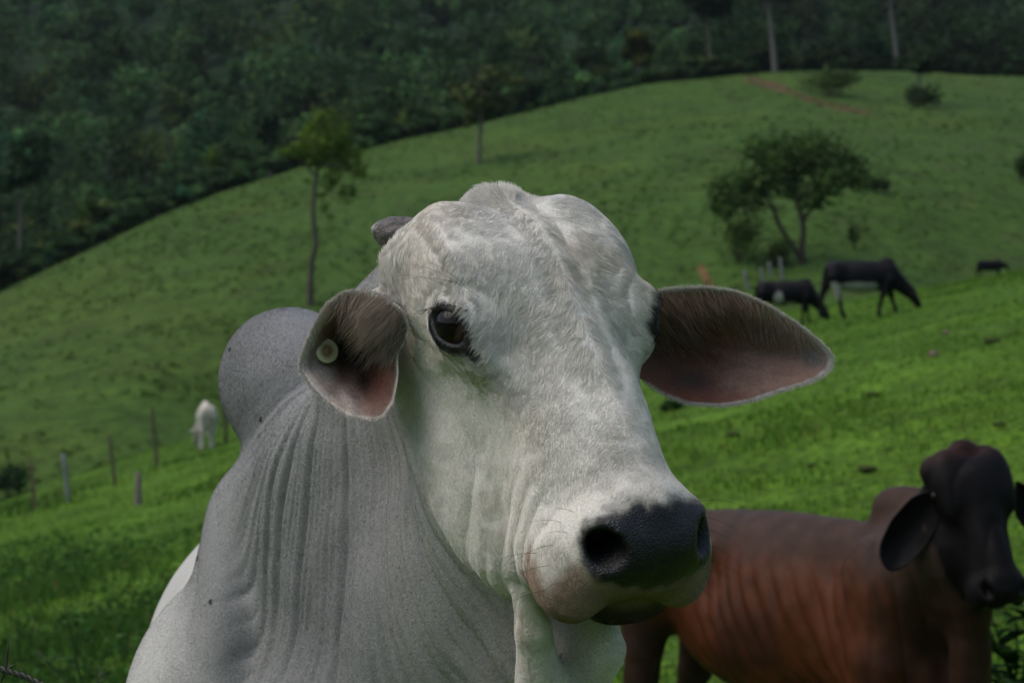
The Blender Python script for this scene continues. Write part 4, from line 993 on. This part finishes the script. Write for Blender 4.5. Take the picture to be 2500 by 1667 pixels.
    for outl, cen, Y0, g in (([(2290, 1195), (2262, 1198), (2225, 1212), (2175, 1268), (2148, 1325), (2145, 1355), (2158, 1385), (2175, 1398), (2205, 1388), (2250, 1345), (2285, 1290), (2300, 1220)], (2222, 1290), 6.72, .00006),
                             ([(2478, 1170), (2500, 1180), (2545, 1210), (2590, 1265), (2615, 1320), (2612, 1350), (2585, 1350), (2540, 1320), (2500, 1290), (2476, 1255)], (2540, 1260), 6.86, .00006)):
        V, Q, C_, _ = ear(outl, cen, lambda p, r: Y0 + .05 * (1 - r ** 2) + 0 * p[:, 0], dk, thick=.012, n=60, rings=12)
        obj('ear', mesh_np('brown_ear', V - W2, Q, cols=C_, mat=m_hide), e)
    for ex, ey in ((2286, 1213), (2446, 1204)):
        c = trace(b, ex, ey, 5.5) + np.array([0, .020, 0])
        obj('eye', mesh_np('brown_eye', BV * .022 + c - W2, BQ, cols=np.tile(np.array([.008, .006, .006]), (len(BV), 1)), mat=m_eye), e)
    # tail
    t0 = W2 + R @ np.array([0, -1.33, 1.12]); V, Q = tube([t0, t0 + [-.05, .08, -.12], t0 + [-.06, .10, -.45], t0 + [-.06, .10, -.75], t0 + [-.06, .10, -.95]], [.03, .028, .02, .03, .01])
    obj('tail', mesh_np('brown_tail', V - W2, Q, cols=np.tile(np.array([.03, .022, .02]), (len(V), 1)), mat=m_hide), e)
    return e
brown_cow()

# ================================================================ cattle grazing further off
def grazer(name, label, root, yaw, size, colour, head=(.0, 1.0, .22), swing=0., stride=.06, seed=1, group='cattle grazing on the pasture'):
    """yaw: direction it faces, degrees from +X towards +Y; head: where the muzzle is (right, forward, up) for a 1 m wither cow"""
    a = math.radians(yaw); fw = np.array([math.cos(a), math.sin(a), 0]); rt = np.array([fw[1], -fw[0], 0]); R = np.stack([rt, fw, UP], 1)
    b = Body(.03); S = size; b.frame('B', root, R, True, (S, S, S)); b.frame('N', root, R, False, (S, S, S)); E, C = b.E, b.C
    E('B', (0, -.45, .70), (.23, .55, .28), .1); E('B', (0, .0, .72), (.16, .24, .28), .1); E('B', (.09, -.90, .78), (.12, .20, .20), .08)
    C('B', (0, .05, .94), (0, -1.0, .93), .055, .06, .08); E('B', (0, .05, .98), (.06, .13, .08), .06)
    for sd_ in (-1, 1):
        o = stride * sd_
        C('N', (.12 * sd_, -.95, .70), (.12 * sd_, -1.0 + o, .42), .12, .055, .06); C('N', (.12 * sd_, -1.0 + o, .42), (.12 * sd_, -.98 + o * 1.6, .05), .045, .032, .04); C('N', (.12 * sd_, -.98 + o * 1.6, .05), (.12 * sd_, -.94 + o * 1.6, .0), .035, .042, .03)
        C('N', (.12 * sd_, .06, .66), (.12 * sd_, .04 - o, .38), .09, .05, .06); C('N', (.12 * sd_, .04 - o, .38), (.12 * sd_, .05 - o * 1.8, .05), .042, .03, .04); C('N', (.12 * sd_, .05 - o * 1.8, .05), (.12 * sd_, .08 - o * 1.8, .0), .035, .042, .03)
    hx, hy, hz = head; poll = np.array([hx * .7, hy * .62 + .06, hz + .34]); mz = np.array([hx, hy, hz])
    C('N', (0, .10, .80), poll, .15, .085, .08); C('N', (0, .12, .62), poll - [0, 0, .06], .10, .07, .08)
    C('N', poll, poll + (mz - poll) * .5, .085, .07, .05); C('N', poll + (mz - poll) * .45, mz, .068, .05, .04)
    for sd_ in (-1, 1): E('N', poll + [.13 * sd_, .0, -.05], (.075, .022, .04), .03, rot=(0, 25 * sd_, 0))
    C('N', (0, -1.09, .88), (0, -1.15, .55), .024, .016, .03); C('N', (0, -1.15, .55), (0, -1.14, .30), .016, .03, .03)
    h = .028 * S
    axs = (axis([(-.36 * S, h), (.36 * S,)]) if abs(hx) < .2 else axis([((-.36 + min(hx, 0)) * S, h), ((.36 + max(hx, 0)) * S,)]), axis([(-1.25 * S, h), ((max(hy, .4) + .15) * S,)]), axis([(-.06 * S, h), (1.12 * S,)]))
    def col(V, N_): return colour((V - root) @ R / S, V)
    return make_animal(name, label, b, root, axs, R, col, m_hide, 1, None, group)
def pied(patches):
    def f(q, V):
        n = fbm(V * 3.2, N2); c = np.tile(np.array([.006, .006, .008]), (len(q), 1)); c = mix(c, (.014, .011, .012), smooth(.85, .98, q[:, 2]) * .6)
        for cen, rad in patches: c = mix(c, (.27, .27, .26), smooth(1.1, .85, np.linalg.norm((np.abs(q) * [1, 0, 0] + q * [0, 1, 1] - cen) / rad, axis=1) + .45 * n))
        return c
    return f
rA = on_ground(1925, 800, 20); rA = np.array([rA[0] + .02, rA[1], rA[2]])
def cow_root(px, py): return on_ground(px, py, 20)
grazer('black_cow', 'smaller black cow with white flank patch grazing behind the zebu\'s ear tip', cow_root(1962, 792), 2, .98, pied([((.2, -.62, .52), (.12, .14, .22)), ((.2, -.30, .46), (.16, .22, .07))]), (.0, .62, .02), seed=2)
grazer('black_cow', 'larger black cow with white belly and hind leg, striding as it grazes', cow_root(2160, 772), 4, 1.08, pied([((.2, -.55, .50), (.2, .42, .12)), ((.14, -.96, .45), (.12, .10, .22))]), (.05, .66, .10), stride=.11, seed=3)
far_calf = np.array([(2436 - CX) / F * 82, 82., ground((2436 - CX) / F * 82, 82.)[0]])
grazer('black_calf', 'small black calf far off near the right edge', far_calf, 5, 46 / F * far_calf[1], pied([((.2, -.5, .45), (.1, .2, .05))]), (.0, .62, .42), seed=4)
def white_f(q, V):
    c = np.tile(np.array([.38, .365, .33]), (len(q), 1)) * (1 + .1 * fbm(V * 4, N1))[:, None]; c = mix(c, (.48, .44, .38), smooth(.82, .95, q[:, 2])); return mix(c, (.13, .12, .12), smooth(.35, .6, q[:, 1]))
grazer('white_cow', 'distant cream cow seen from behind, grazing beside the fence posts', cow_root(502, 1092), 101, 1.28, white_f, (-.22, .50, .06), seed=5)

# ================================================================ fence posts, stones, plants, wire
m_wood = mat_plain('weathered_wood', (1, 1, 1), attr=True, rough=.9, spec=.1, var=.35, scale=14, bump_s=.5, bump_scale=30)
def post(label, px, base, top, width, colour, lean=0., group='pasture fence posts', ymin=20., sides=9, seed=0):
    r = on_ground(px, base, ymin); s_ = px_m(r[1]); h = (base - top) * s_; w = width * s_ / 2; rg = np.random.default_rng(seed + int(px)); l = lean * s_
    pts = [(0, 0, -.3), (l * .1, 0, h * .1), (l * .4 + rg.normal(0, w * .3), 0, h * .4), (l * .7, 0, h * .7), (l, 0, h * .985), (l, 0, h)]
    V, Q = tube(pts, [w * 1.05, w * 1.05, w, w * .95, w * .92, w * .75], sides); V[:, :2] += .10 * w * rg.normal(size=(len(V), 2))
    o = obj('fence_post', mesh_np('fence_post', V, Q, cols=np.tile(np.array(colour), (len(V), 1)), mat=m_wood), None, r)
    return tag(o, label, 'fence post', group)
post('short stout grey post nearest the cow\'s shoulder', 338, 1232, 1153, 16, (.16, .14, .13), 0, ymin=12)
post('pale blue-grey leaning post second from the left edge', 168, 1224, 1108, 11, (.17, .18, .19), -14)
post('thin reddish post nearest the left edge', 82, 1248, 1125, 8, (.10, .07, .055), -6)
post('thin dark post between the pale leaning post and the stout post', 281, 1184, 1062, 8, (.085, .07, .055), -14)
post('thin tall post just left of the distant cream cow', 384, 1138, 992, 8, (.085, .07, .055), -12)
post('thin post half hidden by the zebu\'s hump', 552, 1080, 960, 8, (.085, .07, .055), -6)
for i, (x, b_, t_) in enumerate(((1826, 705, 660), (1864, 690, 655), (1912, 682, 628), (1884, 672, 640))):
    post(['leftmost of the white posts under the spreading tree', 'second from left of the white posts under the spreading tree', 'rightmost and tallest of the white posts under the spreading tree', 'third from left of the white posts under the spreading tree'][i], x, b_, t_, 8, (.15, .155, .16), -8, 'white posts under the spreading tree', 60)

def lump(name, label, px, py, w, h, colour, cat, seed, group=None, ymin=6.):
    r = on_ground(px, py, ymin); s_ = px_m(r[1]); V = BV * np.array([w * s_ / 2, w * s_ / 2, h * s_ / 2]); V = V * (1 + .28 * fbm(BV * 1.6 + seed * 3.1, N1, 3))[:, None]; V[:, 2] += h * s_ * .32
    o = obj(name, mesh_np(name, V, BQ, cols=np.tile(np.array(colour), (len(V), 1)), mat=m_wood), None, r); return tag(o, label, cat, group)
lump('stone', 'pinkish stone on the bright slope right of the far ear', 2278, 872, 24, 20, (.20, .14, .12), 'stone', 1)
lump('stone', 'smaller flat stone up the slope from the pinkish stone', 2310, 816, 20, 11, (.15, .11, .09), 'stone', 2)
for i, (x, y, w, l) in enumerate(((1790, 1066, 44, 'dark dung pat below the far ear, nearest the zebu\'s nose'), (2130, 968, 46, 'largest dark dung pat, right of the far ear tip'), (2422, 838, 50, 'dark dung pat near the right edge, above the brown cow\'s head'),
                                   (1982, 1138, 30, 'dark dung pat just above the brown cow\'s back'), (2118, 1152, 60, 'wide dark dung pat left of the brown cow\'s head'), (2170, 1100, 26, 'small dung pat up the slope from the brown cow\'s hump'),
                                   (1848, 1040, 22, 'small dung pat right of the one below the far ear'), (2440, 1040, 40, 'dung pat directly above the brown cow\'s head'))):
    lump('dung_pat', l, x, y, w * .8, w * .34, (.036, .048, .014), 'dung pat', 10 + i, 'dung pats on the slope')

def weed(name, label, stems, Y, colour, leaf, seed, nleaf=9, cat='plant', width=.25, radius=.004, spread=1.):
    """stems: polylines in pixels at distance Y; lance-shaped leaves along their upper parts"""
    rg = np.random.default_rng(seed); r = at(stems[0][0][0], stems[0][0][1], Y); g = ground(r[0], Y)[0]; root = np.array([r[0], Y, g]); e = tag(empty(name, root), label, cat)
    for st in stems:
        P = [at(x, y, Y + (k * .02)) - root for k, (x, y) in enumerate(st)]
        if P[0][2] > .02: P = [np.array([P[0][0] * .8, P[0][1], -.02])] + P
        n = len(P); V, Q = tube(P, np.linspace(radius, radius * .4, n), 6); obj('stem', mesh_np('stem', V, Q, cols=np.tile(np.array(colour) * .7, (len(V), 1)), mat=m_leaf), e)
        P = np.array(P)
        for k in range(nleaf):
            t = rg.uniform(.35, 1) if k else 1.; i = min(int(t * (n - 1)), n - 2); f = t * (n - 1) - i; b0 = P[i] * (1 - f) + P[i + 1] * f
            a = rg.uniform(0, 6.283); d = np.array([math.cos(a), math.sin(a) * .8, rg.uniform(.0, .9)]); d /= np.linalg.norm(d); sd_ = np.cross(d, [0, 0, 1.]); sd_ /= np.linalg.norm(sd_); L_ = leaf * rg.uniform(.6, 1.25); V = []; 
            for q in (0, .25, .5, .75, 1):
                w = width * L_ * math.sin(math.pi * min(1, q * .9 + .08)) ** .8 * .5; c = b0 + d * L_ * q * spread - np.array([0, 0, 1.]) * L_ * .35 * q * q
                V += [c - sd_ * w, c + np.array([0, 0, -.12 * w]), c + sd_ * w]
            Q = [(3 * j + m, 3 * j + m + 1, 3 * j + m + 4, 3 * j + m + 3) for j in range(4) for m in (0, 1)]
            obj('leaf', mesh_np('leaf', V, Q, cols=np.tile(np.array(colour) * rg.uniform(.7, 1.3), (len(V), 1)), mat=m_leaf), e)
    return e
weed('weed', 'tall thin weed with narrow leaves at the bottom left', [[(205, 1700), (185, 1600), (168, 1530), (158, 1475)]], 5.6, (.050, .095, .030), .075, 3, 8, width=.16, radius=.005)
weed('weed', 'leaning weed stem low in the bottom left, right of the wire', [[(200, 1700), (165, 1665), (125, 1625), (105, 1608)], [(225, 1700), (240, 1660), (258, 1630)]], 5.2, (.060, .075, .040), .05, 4, 5, width=.18)
weed('leafy_plant', 'bushy broad-leaved plant below the brown cow\'s muzzle', [[(2475, 1700), (2485, 1600), (2482, 1520), (2440, 1470)], [(2480, 1690), (2450, 1600), (2410, 1560), (2385, 1510)], [(2490, 1690), (2520, 1560), (2530, 1480), (2510, 1400)], [(2470, 1700), (2430, 1660), (2390, 1640)], [(2495, 1700), (2470, 1640), (2440, 1560), (2420, 1500)]], 8.2, (.035, .085, .022), .20, 5, 16, width=.34, radius=.008)
weed('weed', 'slim leafy weed in front of the pasture behind the left fence posts', [[(75, 1560), (90, 1500), (100, 1440)]], 9.5, (.035, .075, .020), .11, 6, 8, width=.2)

# barbed wire crossing the lower left corner
def wire():
    pts = np.array([at(x, y, Y) for x, y, Y in ((-420, 1560, 2.16), (-200, 1592, 2.13), (0, 1632, 2.10), (60, 1650, 2.09), (140, 1690, 2.08), (420, 1850, 2.04))]); root = np.array([pts[2][0], pts[2][1], 0.])
    e = tag(empty('barbed_wire', root), 'dark barbed wire with one spike in the bottom left corner', 'barbed wire'); t = np.linspace(0, 1, 160); s_ = np.r_[0, np.cumsum(np.linalg.norm(np.diff(pts, axis=0), axis=1))]; s_ /= s_[-1]
    C_ = np.stack([np.interp(t, s_, pts[:, k]) for k in range(3)], 1)
    m_w = mat_plain('rusty_wire', (.035, .032, .032), rough=.5, spec=.4, var=.4, scale=60)
    for ph_ in (0, math.pi):
        P = C_ + .0022 * np.stack([0 * t, np.cos(160 * t + ph_), np.sin(160 * t + ph_)], 1); V, Q = tube(P, np.full(160, .0014), 6); obj('strand', mesh_np('strand', V - root, Q, mat=m_w), e)
    b0 = at(14, 1636, 2.10)
    for d in ((.003, 0, .030), (-.008, .006, -.016), (.012, -.008, .008)):
        V, Q = tube([b0 - np.array(d) * .15, b0 + np.array(d) * .6, b0 + np.array(d)], [.0016, .0014, .0002], 6); obj('barb', mesh_np('barb', V - root, Q, mat=m_w), e)
wire()

# ear tag in the near ear
def ear_tag():
    i = np.argmin(np.hypot(EARS[1][3][:len(EARS[1][3]) // 2, 0] - 799, EARS[1][3][:len(EARS[1][3]) // 2, 1] - 857)); p = EARS[1][0][i]
    ax_ = np.array([.48, -.86, .12]); ax_ /= np.linalg.norm(ax_); c = p + np.array([0, -.010, 0])
    V, Q = lathe([(.0001, .0035), (.003, .0035), (.0045, .0022), (.006, .0030), (.0145, .0026), (.0158, .0014), (.0158, -.0014), (.0145, -.0024), (.0001, -.0026)], 32)
    r = np.hypot(V[:, 0], V[:, 1]); col = mix(np.tile(np.array([.62, .60, .44]), (len(V), 1)), (.20, .14, .06), smooth(.0085, .006, r) * (V[:, 2] > 0))
    m_t = mat_plain('tag_plastic', (1, 1, 1), attr=True, rough=.4, spec=.4, var=.12, scale=120)
    o = tag(obj('ear_tag', mesh_np('ear_tag', V @ frame_to(ax_).T, Q, cols=col, mat=m_t), zebu, c - WI), None)
    V, Q = lathe([(.003, -.03), (.003, 0.)], 12); obj('pin', mesh_np('pin', V @ frame_to(ax_).T, Q, cols=np.tile(np.array([.5, .48, .36]), (len(V), 1)), mat=m_t), o)
ear_tag()

# flies on the hide
m_fly = mat_plain('fly', (.012, .011, .011), rough=.4, spec=.4)
def fly(label, px, py, off=0.):
    p = trace(zb, px, py, 2.0) if not off else at(px, py, off); n_ = zb.grad(p[None])[0][0]; M = frame_to(n_, (.3, .2, .9)); e = tag(empty('fly', p), label, 'fly', 'flies on the white zebu')
    S = .0012
    for nm, c, r in (('abdomen', (0, -2.2, 1.2), (1.1, 2.0, .9)), ('thorax', (0, .6, 1.4), (1.0, 1.3, 1.0)), ('head', (0, 2.2, 1.3), (.9, .6, .7))):
        obj(nm, mesh_np(nm, ((BV * r + c) * S) @ M.T, BQ, mat=m_fly), e)
    for sg in (-1, 1):
        V = np.array([(0, .6, 2.2), (sg * 1.6, -1.0, 2.3), (sg * 2.0, -3.6, 2.0), (sg * .6, -3.6, 2.2)]) * S; obj('wing', mesh_np('wing', V @ M.T, [(0, 1, 2, 3)], mat=m_fly), e)
for l, x, y in (('fly on the grey hump\'s left edge', 563, 852), ('fly in the crease under the hump', 637, 1059), ('fly on the left outline of the neck below the hump', 561, 1135), ('fly on the pale shoulder near its left outline', 484, 1362),
                ('fly on the lower neck, the largest dark speck', 515, 1466), ('fly low on the neck at the bottom of the picture', 742, 1645), ('fly on the upper hump fold', 638, 1022)):
    fly(l, x, y)
tag(zebu, 'large white and grey zebu cow with hump, its head filling the middle', 'cow')

# ================================================================ the damp air of the valley
def haze(density=.00006):
    V = np.array([(x, y, z) for x in (-830, 830) for y in (-830, 830) for z in (-14, 260.)]); Q = [(0, 1, 3, 2), (4, 6, 7, 5), (0, 4, 5, 1), (2, 3, 7, 6), (0, 2, 6, 4), (1, 5, 7, 3)]
    m = bpy.data.materials.new('haze'); m.use_nodes = True; nt = m.node_tree; nt.nodes.clear(); o_ = nt.nodes.new('ShaderNodeOutputMaterial'); v = nt.nodes.new('ShaderNodeVolumePrincipled')
    v.inputs['Color'].default_value = (.72, .88, 1.0, 1); v.inputs['Density'].default_value = density; v.inputs['Anisotropy'].default_value = .2; nt.links.new(v.outputs[0], o_.inputs['Volume'])
    tag(obj('haze', mesh_np('haze', V, Q, smooth=False, mat=m)), 'thin bluish haze filling the valley air', 'haze', kind='stuff')
haze()
